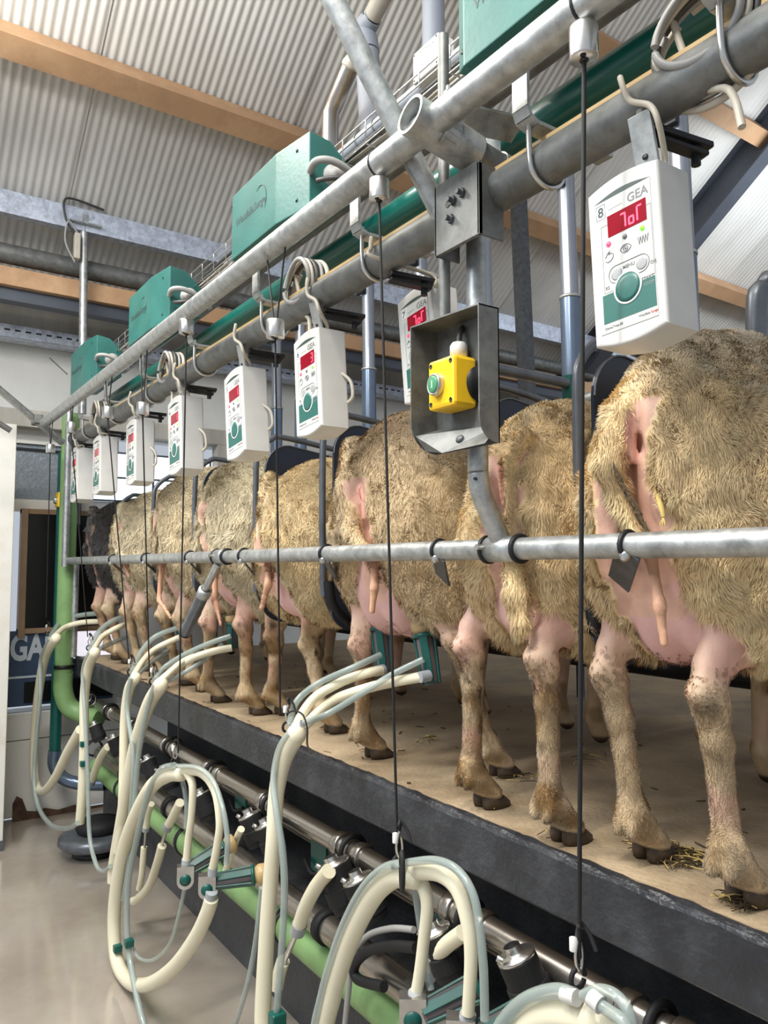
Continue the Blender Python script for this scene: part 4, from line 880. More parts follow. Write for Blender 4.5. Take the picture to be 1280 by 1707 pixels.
    # thin printed frame lines
    for a, b in (((0.020, h-0.058), (0.030, h-0.058)), ((0.020, h-0.058), (0.020, 0.062)), ((0.020, 0.062), (0.036, 0.062)), ((0.086, h-0.058), (0.092, h-0.058)), ((0.092, h-0.058), (0.092, 0.062)), ((0.092, 0.062), (0.076, 0.062))): g.bar((*a, 0.0009), (*b, 0.0009), 0.0005, 0.0002)
    # menu keys in a rounded outline
    cy = h-0.124; g.tube([(0.038+0.0105*math.cos(t), cy+0.0105*math.sin(t), z_) for t in np.linspace(PI/2, 3*PI/2, 12)]+[(0.075+0.0105*math.cos(t), cy+0.0105*math.sin(t), z_) for t in np.linspace(-PI/2, PI/2, 12)]+[(0.038, cy+0.0105, z_)], 0.0005, 6)
    g.build('printed_symbols', 'print_grey', e)
    for cx in (0.039, 0.075): G().lathe((cx, cy, 0.0004), (0, 0, 1), [(0, 0.0080), (0.0005, 0.0080), (0.0007, 0.006), (0.0007, 0)], 18).build('menu_key', 'button_grey', e)
    text_mesh('MENU', 0.0062, 'print_grey', Matrix.Translation((0.057, cy+0.002, 0.0009)), e, align='CENTER', bold=0.0001)
    text_mesh('-        +', 0.0062, 'print_grey', Matrix.Translation((0.057, cy-0.008, 0.0009)), e, align='CENTER')
    text_mesh('OK', 0.0058, 'print_grey', Matrix.Translation((0.0865, cy-0.006, 0.0009)), e, bold=0.0001)
    text_mesh('RS', 0.0058, 'print_grey', Matrix.Translation((0.0215, cy-0.015, 0.0009)), e, bold=0.0001)
    text_mesh('START', 0.0058, 'print_grey', Matrix.Translation((0.0905, cy-0.022, 0.0009)), e, align='RIGHT', bold=0.0001)
    text_mesh('STOP', 0.0058, 'print_grey', Matrix.Translation((0.0905, cy-0.029, 0.0009)), e, align='RIGHT', bold=0.0001)
    cx, cyb, rb = 0.054, 0.0590, 0.0178
    pts = [(0.0165, 0.024), (0.092, 0.024), (0.092, 0.059)]+[(cx+(rb+0.0015)*math.cos(t), cyb+(rb+0.0015)*math.sin(t)) for t in (0.07, -0.5, -1.1, -1.57, -2.04, -2.64, -3.21)]+[(0.0165, 0.059)]
    G().prism([(0.0165, 0.024), (0.092, 0.024), (0.092, 0.060), (0.0165, 0.060)], 0.0007, 0.0010).build('teal_field', 'teal_print', e)
    G().lathe((cx, cyb, 0.0008), (0, 0, 1), [(0, rb+0.0022), (0.0008, rb+0.0022), (0.0008, rb), (0, rb)], 32).build('button_ring', 'print_white', e)
    G().lathe((cx, cyb, 0.0008), (0, 0, 1), [(0, rb), (0.0008, rb), (0.0014, rb*0.7), (0.0016, 0)], 32).build('start_button', 'teal_print', e)
    text_mesh('DemaTron 60', 0.0046, 'print_grey', Matrix.Translation((0.0175, 0.0165, 0.0009)), e)
    text_mesh('Westfalia', 0.0042, 'print_grey', Matrix.Translation((0.0665, 0.0175, 0.0009)), e); text_mesh('Surge', 0.0042, 'print_red', Matrix.Translation((0.0835, 0.0175, 0.0009)), e)
    # hanging strap with slot, cable on the outside, hook bolt
    G().box((0.054, h-0.06, -dp-0.006), (0.088, h-0.02, -dp-0.0005), 0.001).build('mounting_plate', 'galvanised', e)
    return e
lab = {'8': 'large near white controller numbered 8 with red display reading and green start button', '7': 'white controller numbered 7, tilted behind the yellow button guard', '6': 'white controller numbered 6 with a single lit red digit', '5': 'white controller tilted most, above the wavy woolled sheep', '4': 'white controller directly right of the thin one before the bright window', '3': 'white controller hanging left of the bright window glass', '2': 'narrow white controller, second from the far end', '1': 'farthest white controller over the round metal guard'}
for (px, y0, y1, tl, num) in METERS:
    MFX = 0.965 if num == '7' else 0.845
    bl = ax(px+ (y1-y0)*0.0 + math.tan(math.radians(tl))*(y1-y0), y1, MFX)
    tlc = ax(px, y0, MFX); H_ = float(np.linalg.norm(tlc-bl)); sc = H_/0.193
    M = pit_frame(bl, tilt=-math.radians(tl)) @ Matrix.Scale(sc, 4)
    e = make_meter(num, {'8': ' 7oC', '7': ' 7oC', '6': '   3'}.get(num, '   1')[1:], num in '876'); e.matrix_world = M
    tag(e, lab[num], 'controller', 'white controllers hanging along the row')
    # strap: flat steel from a black clamp on the thick pipe
    yy = float(bl[1])-0.076*sc; zt = float(tlc[2])
    top = zM-0.026
    g = G(); s_ = MFX-0.004; tilt_y = -(y1-y0)*0
    Mi = M.inverted()
    def L(p): return Mi @ Vector(p)
    a = L((s_, yy+0.03*math.tan(math.radians(tl)), top)); b = Vector((0.082, 0.190, -0.016))
    g = G(); g.bar(a, b, 0.031, 0.005, (0, 0, 1), 0.001); g.tube([a+Vector((0, 0.001, 0.0)), a+Vector((0, 0.010, -0.012)), a+Vector((0, 0.006, -0.03))], 0.004, 8)
    g.build('hanging_strap', 'galvanised', e)
    G().lathe(tuple(b.lerp(a, 0.30)+Vector((0, 0, 0.0026))), (0, 0, 1), [(0, 0.004), (0.0008, 0.004), (0.0008, 0)], 10).build('slot_hole', 'black_plastic', e)
    q = [L((MX-0.030, yy+0.030, zM+0.040)), L((MX-0.040, yy+0.016, zM+0.01)), L((MX-0.042, yy+0.004, zM-0.012)), L((s_-0.008, yy-0.022, top-0.004)), L((s_-0.002, yy-0.030, top-0.030)), Vector((0.100, 0.205, -0.022)), Vector((0.098, 0.190, -0.022))]
    G().tube(q, 0.0036, 10, smooth=6).build('supply_cable', 'cable_white', e)
    g = G(); g.bar(L((MX-0.005, yy, zM-0.041)), L((MX+0.095, yy-0.02, zM-0.045)), 0.020, 0.008, (0, 1, 0), 0.002); g.bar(L((MX-0.005, yy, zM-0.053)), L((MX+0.085, yy-0.02, zM-0.060)), 0.018, 0.006, (0, 1, 0), 0.002)
    g.tube([L((MX+0.072, yy-0.015, zM-0.038)), L((MX+0.072, yy-0.015, zM-0.075))], 0.006, 8); g.build('clamp_arm', 'dark_metal', e)
    if num in '6543': G().tube([Vector((0.102, 0.11, -0.05)), Vector((0.118, 0.09, -0.06)), Vector((0.120, 0.06, -0.062)), Vector((0.108, 0.05, -0.058))], 0.0035, 8, smooth=5).build('looped_cable', 'cable_white', e)

# ------------------------------------------------------------------ green pulsator boxes
PX_ = 0.80
boxes = [((750, 4, 1002, 130), 0.0), ]
def pulsator(yR, z0, hgt, label, near):
    M = pit_frame((PX_, yR, z0)); e = empty('pulsator_box', label=label, cat='pulsator box', group='green pulsator boxes over the rail', M=M)
    Lb = 0.435; dp = 0.13; c1 = 0.035
    # plan outline (a, c): front facets folded back at both ends; a runs to the left (negative)
    plan = [(-Lb, -0.020), (-Lb+0.035, 0.0), (-0.135, 0.0), (0.0, -0.020)]
    V = []; bot = [0.0, 0.0, 0.010, 0.012]
    for (a, c), zb in zip(plan, (0.014, 0.0, 0.0, 0.0)): V += [(a, zb, c), (a, hgt, c)]
    B = [(-Lb, -dp), (0.0, -dp)]
    n0 = len(V); V += [(-Lb, 0.03, -dp), (-Lb, hgt-0.055, -dp), (-Lb, hgt-0.008, -dp+0.055), (0.0, 0.03, -dp), (0.0, hgt-0.055, -dp), (0.0, hgt-0.008, -dp+0.055)]
    Fc = [(0, 2, 3, 1), (2, 4, 5, 3), (4, 6, 7, 5)]
    Fc += [(0, 1, n0+2, n0+1, n0), (6, n0+3, n0+4, n0+5, 7), (n0, n0+1, n0+4, n0+3), (n0+1, n0+2, n0+5, n0+4), (1, 3, 5, 7, n0+5, n0+2), (0, n0, n0+3, 6, 4, 2)]
    bm = bmesh.new(); vs = [bm.verts.new(v) for v in V]
    for f in Fc: bm.faces.new([vs[i] for i in f])
    bmesh.ops.recalc_face_normals(bm, faces=list(bm.faces)); bmesh.ops.bevel(bm, geom=list(bm.edges), offset=0.003, segments=2, profile=0.6, affect='EDGES')
    me = bpy.data.meshes.new('housing'); bm.to_mesh(me); bm.free(); me.materials.append(MATS['teal_plastic'])
    o = bpy.data.objects.new('housing', me); COL.objects.link(o); o.parent = e
    for a, b, c in ((-0.05, hgt-0.028, -0.0125), (-0.05, 0.030, -0.0125), (-Lb+0.03, hgt-0.025, -0.003), (-Lb+0.03, 0.030, -0.003)): G().lathe((a, b, c+0.0001), (-0.12 if a > -0.2 else 0, 0, 1), [(0, 0.0045), (0.001, 0.0045), (0.001, 0)], 12).build('screw_hole', 'black_plastic', e)
    if near:
        text_mesh('WestfaliaSurge', 0.030, 'print_dark', Matrix.Translation((-Lb+0.062, hgt*0.46, 0.0004)), e, 'maker_name', bold=0.0003)
        G().tube([(-0.222+0.035*math.cos(t), hgt*0.53+0.040*math.sin(t), 0.0006) for t in np.linspace(2.2, -0.75, 18)], [0.0002+0.0012*math.sin(PI*i/17) for i in range(18)], 6).build('swoosh', 'print_dark', e)
    # cable gland boss and curved grey hose on the near end
    G().lathe((-0.004, hgt*0.48, -0.085), (1, 0, 0), [(0, 0.030), (0.02, 0.028), (0.022, 0.018), (0.04, 0.016), (0.04, 0)], 16).build('gland', 'cable_grey', e)
    G().tube([(0.0, hgt*0.45, -0.02), (0.035, hgt*0.50, -0.018), (0.055, hgt*0.50, -0.05), (0.055, hgt*0.42, -0.10), (0.03, hgt*0.30, -0.15)], 0.0085, 12, smooth=5).build('air_hose', 'cable_grey', e)
    G().tube([(0.02, hgt*0.30, -0.03), (0.055, hgt*0.26, -0.04), (0.075, hgt*0.30, -0.09), (0.10, hgt*0.38, -0.16)], 0.006, 10, smooth=5).build('air_hose', 'cable_dark', e)
    return e
for i, (pr, pbr, ptr) in enumerate(((None, None, None), (503, 330, 215), (272, 525, 443), (152, 628, 559))):
    if pr is None:
        y = float(ax(503, 300, PX_)[1])-0.50; z0 = 0.832; hg = 0.175
        # nearest box: its far lower corner shows at the top edge of the photo
        y = float(ax(750, 100, PX_)[1])-0.435
    else:
        b = ax(pr, pbr, PX_); t = ax(pr, ptr, PX_); y = float(b[1]); z0 = float(b[2])-0.012; hg = float(t[2]-b[2])+0.014
    pulsator(y, z0, hg, ['nearest green box with dark underside, cut by the top edge', 'large green box lettered with the maker name in the middle', 'green box third from the camera, above the rail', 'farthest small green box above the rail'][i], True)
    # coil of spare cables under the box
    cy = y+0.10 if i else y+0.0
    e = empty('cable_coil', (0.86, cy, zU-0.05), ['grey coiled cables at the top, beside the nearest steel weight', 'grey coiled cables hanging under the large green box', 'grey coiled cables hanging under the third green box', 'grey coiled cables under the farthest green box'][i], 'cable coil', 'cable coils under the green boxes')
    for k in range(5):
        R_ = 0.060+0.006*k; ph = 0.3*k
        G().tube([(0.010*k-0.02+0.004*math.sin(2*t), R_*math.cos(t+ph), -0.012*k*0.4+R_*0.85*math.sin(t+ph)) for t in np.linspace(0, 2*PI*0.96, 22)], 0.0042 if k % 2 else 0.0055, 8, smooth=2).build('cable', ('cable_grey', 'cable_white', 'cable_dark', 'cable_grey', 'cable_white')[k], e)
    G().tube([(0, 0.05, 0.05), (0.01, 0.02, -0.06), (0.0, -0.03, -0.10), (-0.01, -0.05, -0.16)], 0.005, 8, smooth=5).build('cable_tail', 'cable_white', e)

# ------------------------------------------------------------------ telescopic poles and stall dividers
pole_lab = ['nearest grey telescopic pole behind the large controller', 'grey telescopic pole left of the nearest cord', 'grey telescopic pole just right of the button guard', 'grey telescopic pole hidden behind the tilted controller 7', 'grey telescopic pole behind the middle cord', 'grey telescopic pole behind controller 6', 'grey telescopic pole behind the steel weight of the middle stall', 'farthest grey telescopic pole']
def pole(Y, zj, label, lean=0.02):
    e = empty('telescopic_pole', (2.0, Y, 0.30), label, 'pole', 'telescopic poles behind the stalls')
    G().tube([(0, 0, 0.0), (0, lean*0.3, zj-0.30)], 0.0345, 20).build('lower_sleeve', 'pole_sleeve', e)
    G().tube([(0, lean*0.3, zj-0.32), (0, lean, 1.22)], 0.030, 20).build('upper_tube', 'pole_grey', e)
    G().lathe((0, lean*0.3, zj-0.305), (0, 0, 1), [(0, 0.0345), (0, 0.037), (0.01, 0.037), (0.01, 0.030)], 20).build('collar', 'galvanised', e)
    g = G(); g.box((-0.045, lean-0.035, 1.13), (0.045, lean+0.035, 1.20), 0.006); g.box((-0.05, lean-0.03, 1.02), (-0.03, lean+0.03, 1.14), 0.003); g.build('clamp', 'dark_metal', e)
for i, (Y, zj) in enumerate(((1.333, 0.93), (1.781, 0.93), (2.215, 0.93), (2.63, 0.9), (3.055, 0.95), (3.75, 0.93), (4.05, 0.93))): pole(Y, zj, pole_lab[i if i < 3 else i])
def divider(Y, label, X=1.085, zt=0.405, k=0):
    e = empty('stall_divider', (X, Y, PLAT), label, 'stall divider', 'dark blue stall dividers between the sheep')
    t_ = zt-PLAT; n0 = 0.36
    # plate outline in (x, z)
    P = [(0.02, 0.42)]
    for a in np.linspace(PI, PI/2, 8): P.append((0.02+0.085+0.085*math.cos(a), t_-0.085+0.085*math.sin(a)))
    P += [(0.42, t_-0.045), (0.70, t_-0.28), (0.75, t_-0.50)]
    for a in np.linspace(-PI/2, -PI, 8): P.append((0.10+0.085*math.cos(a), 0.44-0.06+0.06*math.sin(a)))
    M = Matrix(((1, 0, 0, 0), (0, 0, -1, 0), (0, 1, 0, 0), (0, 0, 0, 1)))
    g = G(); g.prism(P, -0.004, 0.004, M); g.build('plate', 'navy_panel', e)
    Q = [(P_[0], 0.0, P_[1]) for P_ in P[1:11]]
    G().tube([(q[0], -0.005, q[2]) for q in Q], 0.0022, 8).build('plate_edge', 'frame_grey', e)
    fr = [(0.0, 0, 0.42), (-0.005, 0, 0.60), (-0.005, 0, t_-0.075), (0.005, 0, t_-0.022), (0.050, 0, t_+0.020), (0.11, 0, t_+0.028), (0.42, 0, t_-0.01), (0.95, 0, t_-0.06)]
    G().tube([(a, 0.014, c) for a, b, c in fr], 0.0095, 14, smooth=4).build('frame_tube', 'frame_grey', e)
    G().tube([(0.01, 0.006, 0.46), (0.02, 0.006, 0.40), (0.06, 0.006, 0.355), (0.12, 0.006, 0.34), (0.5, 0.006, 0.35)], 0.016, 12, smooth=4).build('lower_lip', 'dark_metal', e)
    return e
divl = ['dark blue divider between the two nearest sheep', 'dark blue divider plate beside the yellow button guard, sloping down', 'dark blue divider left of the brownish sheep', 'dark blue divider left of the golden rumped sheep', 'dark blue divider left of the wavy woolled sheep', 'dark blue divider left of the dung stained sheep', 'dark blue divider right of the black sheep']
for i, (Y, X) in enumerate(((0.925, 1.07), (1.36, 1.20), (1.835, 1.06), (2.27, 1.06), (2.82, 1.06), (3.32, 1.06), (3.87, 1.06))): divider(Y, divl[i], X, zt=(0.395, 0.41, 0.40, 0.40, 0.39, 0.37, 0.33)[i])
# bent U frame at the right edge and galvanised gate rails behind the sheep
u0 = ax(1262, 560, 1.5); u1 = ax(1262, 470, 1.5); e = empty('bent_frame_tube', (1.5, float(u0[1]), 0.2), 'fat grey bent frame tube at the right edge above the nearest sheep', 'frame')
zt_ = float(u1[2])-0.2; G().tube([(0, 0, 0), (0, 0, zt_-0.06), (0.02, -0.01, zt_-0.01), (0.06, -0.02, zt_+0.01), (0.4, -0.05, zt_+0.02)], 0.021, 18, smooth=5).build('tube', 'frame_grey', e)
e = empty('head_gate', (2.3, 0, -0.5), 'dark feeding gate with a pale slotted strip in front of the sheep heads', 'gate')
G().box((0.0, -1.0, 0.13), (0.03, 4.4, 0.66), 0.004).build('gate_panel', 'navy_panel', e)
G().tube([(-0.03, -1, 0.16), (-0.03, 4.4, 0.16)], 0.035, 14).build('lower_bar', 'rubber', e)
g = G(); 
for i in range(60): g.box((-0.008, -0.6+i*0.08, 0.215), (-0.002, -0.535+i*0.08, 0.235))
g.build('slotted_strip', 'galvanised_blue', e)
for k in range(7): G().tube([(0.015, -0.2+0.75*k, 0.0), (0.015, -0.2+0.75*k, 0.14)], 0.016, 10).build('leg', 'galvanised_dark', e)
e = empty('folded_gate_rail', (2.15, 0, 0.0), 'bright galvanised folded rail seen over the backs of the sheep', 'rail')
g = G(); g.bar((0, -0.6, 0.42), (0, 3.9, 0.42), 0.008, 0.13, (0, 0, 1)); g.bar((0, -0.6, 0.485), (0, 3.9, 0.485), 0.05, 0.008); g.build('folded_sheet', 'galvanised', e)
G().tube([(-0.02, -0.6, 0.60), (-0.02, 3.9, 0.60)], 0.022, 14).build('top_tube', 'galvanised', e)
# cross bar with green end piece
a = ax(812, 612, 1.25); b = ay(948, 640, float(a[1])); e = empty('gate_arm', tuple(map(float, a)), 'dark gate arm with a dark green plastic end piece, right of the button guard', 'gate arm')
v = Vector([float(q) for q in b-a]); G().tube([(0, 0, 0), tuple(v)], 0.0145, 14).build('arm_tube', 'frame_grey', e)
g = G(); P = [(0, 0), (0.05, 0.006), (0.05, -0.062), (0.028, -0.088), (0.0, -0.080)]; M = Matrix(((1, 0, 0, v.x-0.012), (0, 0, -1, v.y), (0, 1, 0, v.z+0.022), (0, 0, 0, 1))); g.prism(P, -0.016, 0.016, M, 0.004); g.build('end_piece', 'teal_dark', e)
# far upright flat bar
a = ax(864, 330, 3.3); b = ax(893, 765, 3.3); b[2] = PLAT; e = empty('far_upright', tuple(map(float, b)), 'grey square upright far behind, left of the nearest telescopic poles', 'upright'); G().bar((0, 0, 0), tuple(float(q) for q in a-b), 0.075, 0.075, (0, 1, 0)).build('bar', 'galvanised_dark', e)

# ------------------------------------------------------------------ yellow push button in its steel guard
GX = 0.93
def guard(M, label, w=0.136, h=0.19, d=0.062):
    e = empty('button_guard', label=label, cat='guard', M=M); t = 0.0025
    def cheek(dd, R_): return [(-d, h), (-d+dd, h), (-d+dd, R_)]+[(-d+dd-R_+R_*math.cos(q), R_-R_*math.sin(q)) for q in np.linspace(0.2, PI/2, 9)]+[(-d, 0.0)]
    g = G()
    for a0, dd, R_ in ((0.0, d, 0.055), (w-t, d*0.72, 0.042)):
        M_ = Matrix(((0, 0, 1, a0), (0, 1, 0, 0), (1, 0, 0, 0), (0, 0, 0, 1))); g.prism(cheek(dd, R_), 0, t, M_)
    g.prism([(0, 0), (w, -d*0.28), (w, -d), (0, -d)], 0, t, Matrix(((1, 0, 0, 0), (0, 0, 1, h-t), (0, 1, 0, 0), (0, 0, 0, 1))))
    g.box((0, 0.0, -d), (w, h, -d+t))
    g.build('steel_cowl', 'galvanised_dull', e)
    # sloping bottom lip with a rivet
    g = G(); g.add([(0.0, 0.045, -d+t), (w, 0.030, -d+t), (w, -0.004, -d*0.45), (w*0.45, -0.010, -0.012), (0.02, 0.0, -0.020), (0.0, 0.03, -0.01)], [(0, 1, 2, 3, 4, 5)]); g.build('bottom_lip', 'galvanised_dull', e)
    G().lathe((w*0.60, 0.012, -d*0.52), (0.1, 0.5, 1), [(0, 0.0085), (0.003, 0.008), (0.0055, 0.005), (0.006, 0)], 18).build('rivet', 'galvanised_dark', e)
    return e
def button_box(M, label):
    e = empty('push_button_box', label=label, cat='push button', group='yellow push button boxes', M=M); w, h, d = 0.072, 0.078, 0.052
    G().box((0, 0, -0.024), (w, h, 0.028), 0.006).build('yellow_cover', 'yellow_plastic', e)
    G().box((0.003, 0.002, -0.050), (w-0.003, h-0.002, -0.020), 0.004).build('black_base', 'black_plastic', e)
    G().lathe((w+0.0004, h*0.48, -0.026), (1, 0, 0), [(0, 0.027), (0.0012, 0.027), (0.0012, 0)], 24).build('side_recess', 'black_plastic', e)
    for a, b in ((0.009, 0.009), (w-0.009, 0.009), (0.009, h-0.009), (w-0.009, h-0.009)):
        G().lathe((a, b, 0.0282), (0, 0, 1), [(0, 0.0038), (0.0006, 0.0038), (0.0006, 0.0024), (0, 0.0024), (0, 0)], 12).build('screw', 'dark_metal', e)
    G().lathe((w*0.40, h*0.47, 0.028), (0, 0, 1), [(0, 0.0185), (0.008, 0.0175), (0.012, 0.0165), (0.012, 0.0135), (0.010, 0.0135)], 28).build('button_bezel', 'steel_bright', e)
    G().lathe((w*0.40, h*0.47, 0.028), (0, 0, 1), [(0.0, 0.0132), (0.0125, 0.0132), (0.0135, 0.011), (0.0135, 0)], 28).build('push_button', 'push_green', e)
    G().box((w*0.40-0.0009, h*0.47-0.006, 0.0412), (w*0.40+0.0009, h*0.47+0.006, 0.0420)).build('start_mark', 'print_white', e)
    text_mesh('XAP-E', 0.0085, 'push_mark', Matrix.Translation((w-0.016, h*0.80, 0.0285)) @ Matrix.Rotation(-PI/2, 4, 'Z'), e, bold=0.0001) if False else None
    G().lathe((w*0.62, h-0.003, -0.006), (0, 1, 0), [(0, 0.011), (0.006, 0.011), (0.006, 0.0155), (0.024, 0.0155), (0.029, 0.012), (0.030, 0.005)], 14).build('cable_gland', 'white_plastic', e)
    G().tube([(w*0.62, h+0.026, -0.006), (w*0.60, h+0.042, -0.010), (w*0.45, h+0.055, -0.025), (w*0.3, h+0.06, -0.04)], 0.0052, 10, smooth=5).build('cable', 'cable_dark', e)
    return e
CXG = 0.812; gl = ax(684, 700, CXG); Mg = pit_frame((CXG, float(gl[1]), float(ax(740, 742, CXG)[2])))
gr = ax(786, 700, CXG); guard(Mg, 'open fronted grey steel cowl sheltering the near yellow button box', abs(float(gr[1]-gl[1])), float(ax(684, 545, CXG)[2]-ax(740, 742, CXG)[2]))
yb = ax(713, 675, CXG+0.006); ye = ax(757, 675, CXG+0.006); kb = abs(float(yb[1]-ye[1]))/0.072
Mb = pit_frame((CXG+0.006+0.028, float(yb[1]), float(yb[2])-0.012)) 
button_box(Mb @ Matrix.Diagonal((kb, kb*1.12, 1.0, 1.0)), 'yellow button box with a green push button inside the near steel cowl')
gf = ax(100, 870, 0.96); Mf = pit_frame((0.96, float(gf[1])-0.0, float(ax(120, 872, 0.96)[2]))); 
guard(Mf @ Matrix.Scale(1.25, 4), 'far grey steel cowl beside the pale green pipe')
yf = ax(104, 847, 0.95); button_box(pit_frame((0.94, float(yf[1]), float(yf[2]))) @ Matrix.Scale(1.1, 4), 'far yellow button box by the pale green pipe')

# ------------------------------------------------------------------ green and steel pipes at the far end and below the platform
GPX = 1.08
gz = float(ax(420, 1500, GPX)[2])
e = empty('pale_green_riser', (0, 0, 0), 'pale green upright pipe with an elbow at the far end of the platform', 'pipe')
t = ay(119, 690, 4.55); b = ay(106, 1120, 4.55); el = ay(107, 1150, 4.55); el2 = ay(118, 1180, 4.55); el3 = ay(136, 1193, 4.50); el4 = ay(170, 1206, 4.2)
xg = float(b[0])
G().tube([(xg, 4.55, float(t[2])), (xg, 4.55, float(b[2]))], 0.047, 22).build('upright', 'green_pipe', e)
G().tube([(xg, 4.55, float(b[2])), (xg, 4.55, float(el[2])), (xg+0.03, 4.54, float(el[2])-0.09), (xg+0.09, 4.50, float(el[2])-0.13), (xg+0.16, 4.40, float(el[2])-0.15)], 0.051, 22, smooth=5).build('elbow', 'green_pipe', e)
G().lathe((xg, 4.55, float(b[2])+0.02), (0, 0, 1), [(0, 0.047), (0, 0.053), (0.02, 0.053), (0.02, 0.047)]).build('clip_ring', 'dark_metal', e)
e = empty('dark_green_riser', (0, 0, 0), 'slim dark green upright pipe with a grey bottom elbow behind the pale green one', 'pipe')
xg2 = float(ay(99, 1000, 4.64)[0])
zb_ = float(ay(99, 1250, 4.64)[2]); G().tube([(xg2, 4.64, float(ay(99, 755, 4.64)[2])), (xg2, 4.64, zb_)], 0.030, 18).build('upright', 'teal_dark', e)
G().tube([(xg2, 4.64, zb_), (xg2, 4.64, zb_-0.08), (xg2+0.04, 4.62, zb_-0.15), (xg2+0.12, 4.58, zb_-0.185), (xg2+0.24, 4.5, zb_-0.19)], 0.035, 18, smooth=5).build('grey_elbow', 'pole_sleeve', e)
def low_pipe(z, r, name, mat, label, y0, y1, X=GPX):
    e = empty(name, (X, y0, z), label, 'pipe'); G().tube([(0, 0, 0), (0, y1-y0, 0)], r, 26).build('tube', mat, e); return e
z1 = float(ax(460, 1345, 1.08)[2]); z2 = float(ax(330, 1380, 1.08)[2]); z3 = float(ax(420, 1500, 1.08)[2])
sp = low_pipe(z1, 0.0265, 'milk_line', 'stainless', 'upper polished stainless milk pipe under the platform edge', -0.3, 4.25)
for k in range(10):
    yy = 0.80+0.46*k
    for dy in (-0.055, 0.045): G().lathe((0, yy+0.3+dy, 0), (0, 1, 0), [(0, 0.0265), (0, 0.032), (0.004, 0.0335), (0.026, 0.0335), (0.030, 0.032), (0.030, 0.0265)], 20).build('clamp_ferrule', 'stainless', sp)
    G().tube([(0.037*math.cos(t_), yy+0.3+0.005, 0.037*math.sin(t_)) for t_ in np.linspace(0, 2*PI, 20)], 0.007, 8).build('rubber_ring', 'rubber', sp)
sp2 = low_pipe(z2, 0.036, 'wash_line', 'stainless', 'lower polished stainless pipe above the pale green pipe', -0.3, 4.2)
for k in range(7): G().lathe((0, 0.9+0.62*k, 0), (0, 1, 0), [(0, 0.036), (0, 0.044), (0.03, 0.044), (0.03, 0.036)], 20).build('rubber_sleeve', 'rubber', sp2)
gp = low_pipe(z3, 0.052, 'lower_green_pipe', 'green_pipe', 'pale green plastic pipe lowest along the pit wall', -0.3, 4.3, 1.10)
for k in range(5): G().lathe((0, 0.7+0.85*k, 0), (0, 1, 0), [(0, 0.052), (0, 0.058), (0.02, 0.058), (0.02, 0.052)], 20).build('hanger_ring', 'dark_metal', gp)
sp3 = low_pipe(z1-0.115, 0.026, 'rear_steel_pipe', 'stainless', 'small steel pipe at the back of the gap between the two polished pipes', -0.3, 4.2, 1.22)
# dark green pulsation manifold plates in the gap
for k, px in enumerate((30+500, 730, 400)):
    p = ax(px, (1430, 1545, 1330)[k], 1.14); e = empty('green_bracket', tuple(map(float, p)), ['dark green bracket plate behind the tall pale hose', 'dark green bracket plate under the near hanging cluster', 'dark green bracket plate behind the middle hanging cluster'][k], 'bracket', 'green brackets behind the milk pipes')
    G().box((0, -0.045, -0.045), (0.01, 0.045, 0.05), 0.002).build('plate', 'teal_dark', e); G().tube([(-0.01, -0.05, -0.02), (-0.02, 0, -0.04), (-0.01, 0.06, -0.02)], 0.006, 8, smooth=4).build('tubelet', 'rubber', e)
# rubber inlet valves
VL = [(163, 1222, 11), (195, 1245, 12), (252, 1282, 13), (280, 1300, 14), (342, 1345, 17), (425, 1384, 20), (452, 1400, 20), (570, 1478, 30), (610, 1500, 28), (880, 1640, 36), (740, 1590, 30)]
for k, (px, py, hw) in enumerate(VL):
    p = ax(px, py, 1.02); r = hw*depth(p)/F*0.95
    e = empty('inlet_valve', tuple(map(float, p)), ['farthest black inlet valve beside the pale elbow','black inlet valve second from the far end','black inlet valve left of the middle cord','black inlet valve just behind the middle cord','black inlet valve between the hoses of the middle cluster','black inlet valve right of the middle cluster','black inlet valve left of the tallest pale hose','black inlet valve feeding the cut hose with nipple','black inlet valve left of the near idle cluster','nearest black inlet valve at the bottom right','black inlet valve behind the near idle cluster'][k], 'valve', 'black inlet valves along the milk pipe')
    dz = Vector((0.30, -0.35, -1.0)).normalized()*-1; L_ = r*2.6
    G().lathe((0, 0, 0), tuple(-dz), [(-L_*0.5, 0), (-L_*0.5, r*0.94), (-L_*0.47, r), (-L_*0.05, r), (-L_*0.03, r*1.10), (L_*0.30, r*1.10), (L_*0.34, r*1.02), (L_*0.5, r*0.96), (L_*0.5, 0)], 24, False).build('rubber_body', 'rubber', e)
    G().lathe(tuple(dz*L_*0.5), tuple(dz), [(-0.001, r*0.80), (-0.001, r*1.0), (0.005, r*1.0), (0.006, r*0.5), (0.012, r*0.42), (0.022, r*0.42)], 20).build('steel_collar', 'steel_bright', e)
    G().lathe(tuple(dz*L_*0.52+Vector((-r*0.85, 0, 0))), (-0.5, 0.6, 0.3), [(0, 0.006), (0.012, 0.006), (0.012, 0)], 10).build('wing_nut', 'steel_bright', e)
# strip lamps above the pit
for k, (lx, ly) in enumerate(LAMPS):
    e = empty('strip_lamp', (lx, ly, LAMPZ), ['white strip lamp hanging above the near end of the pit','white strip lamp hanging above the middle of the pit','white strip lamp hanging above the far end of the pit'][k], 'lamp', 'strip lamps above the pit')
    G().box((-0.05, -0.62, 0), (0.05, 0.62, 0.05), 0.008).build('housing', 'white_plastic', e)
    g = G(); g.tube([(-0.03, -0.5, 0.05), (-0.03, -0.5, 1.2)], 0.003, 6); g.tube([(0.03, 0.5, 0.05), (0.03, 0.5, 1.2)], 0.003, 6); g.build('hanging_wire', 'steel_bright', e)

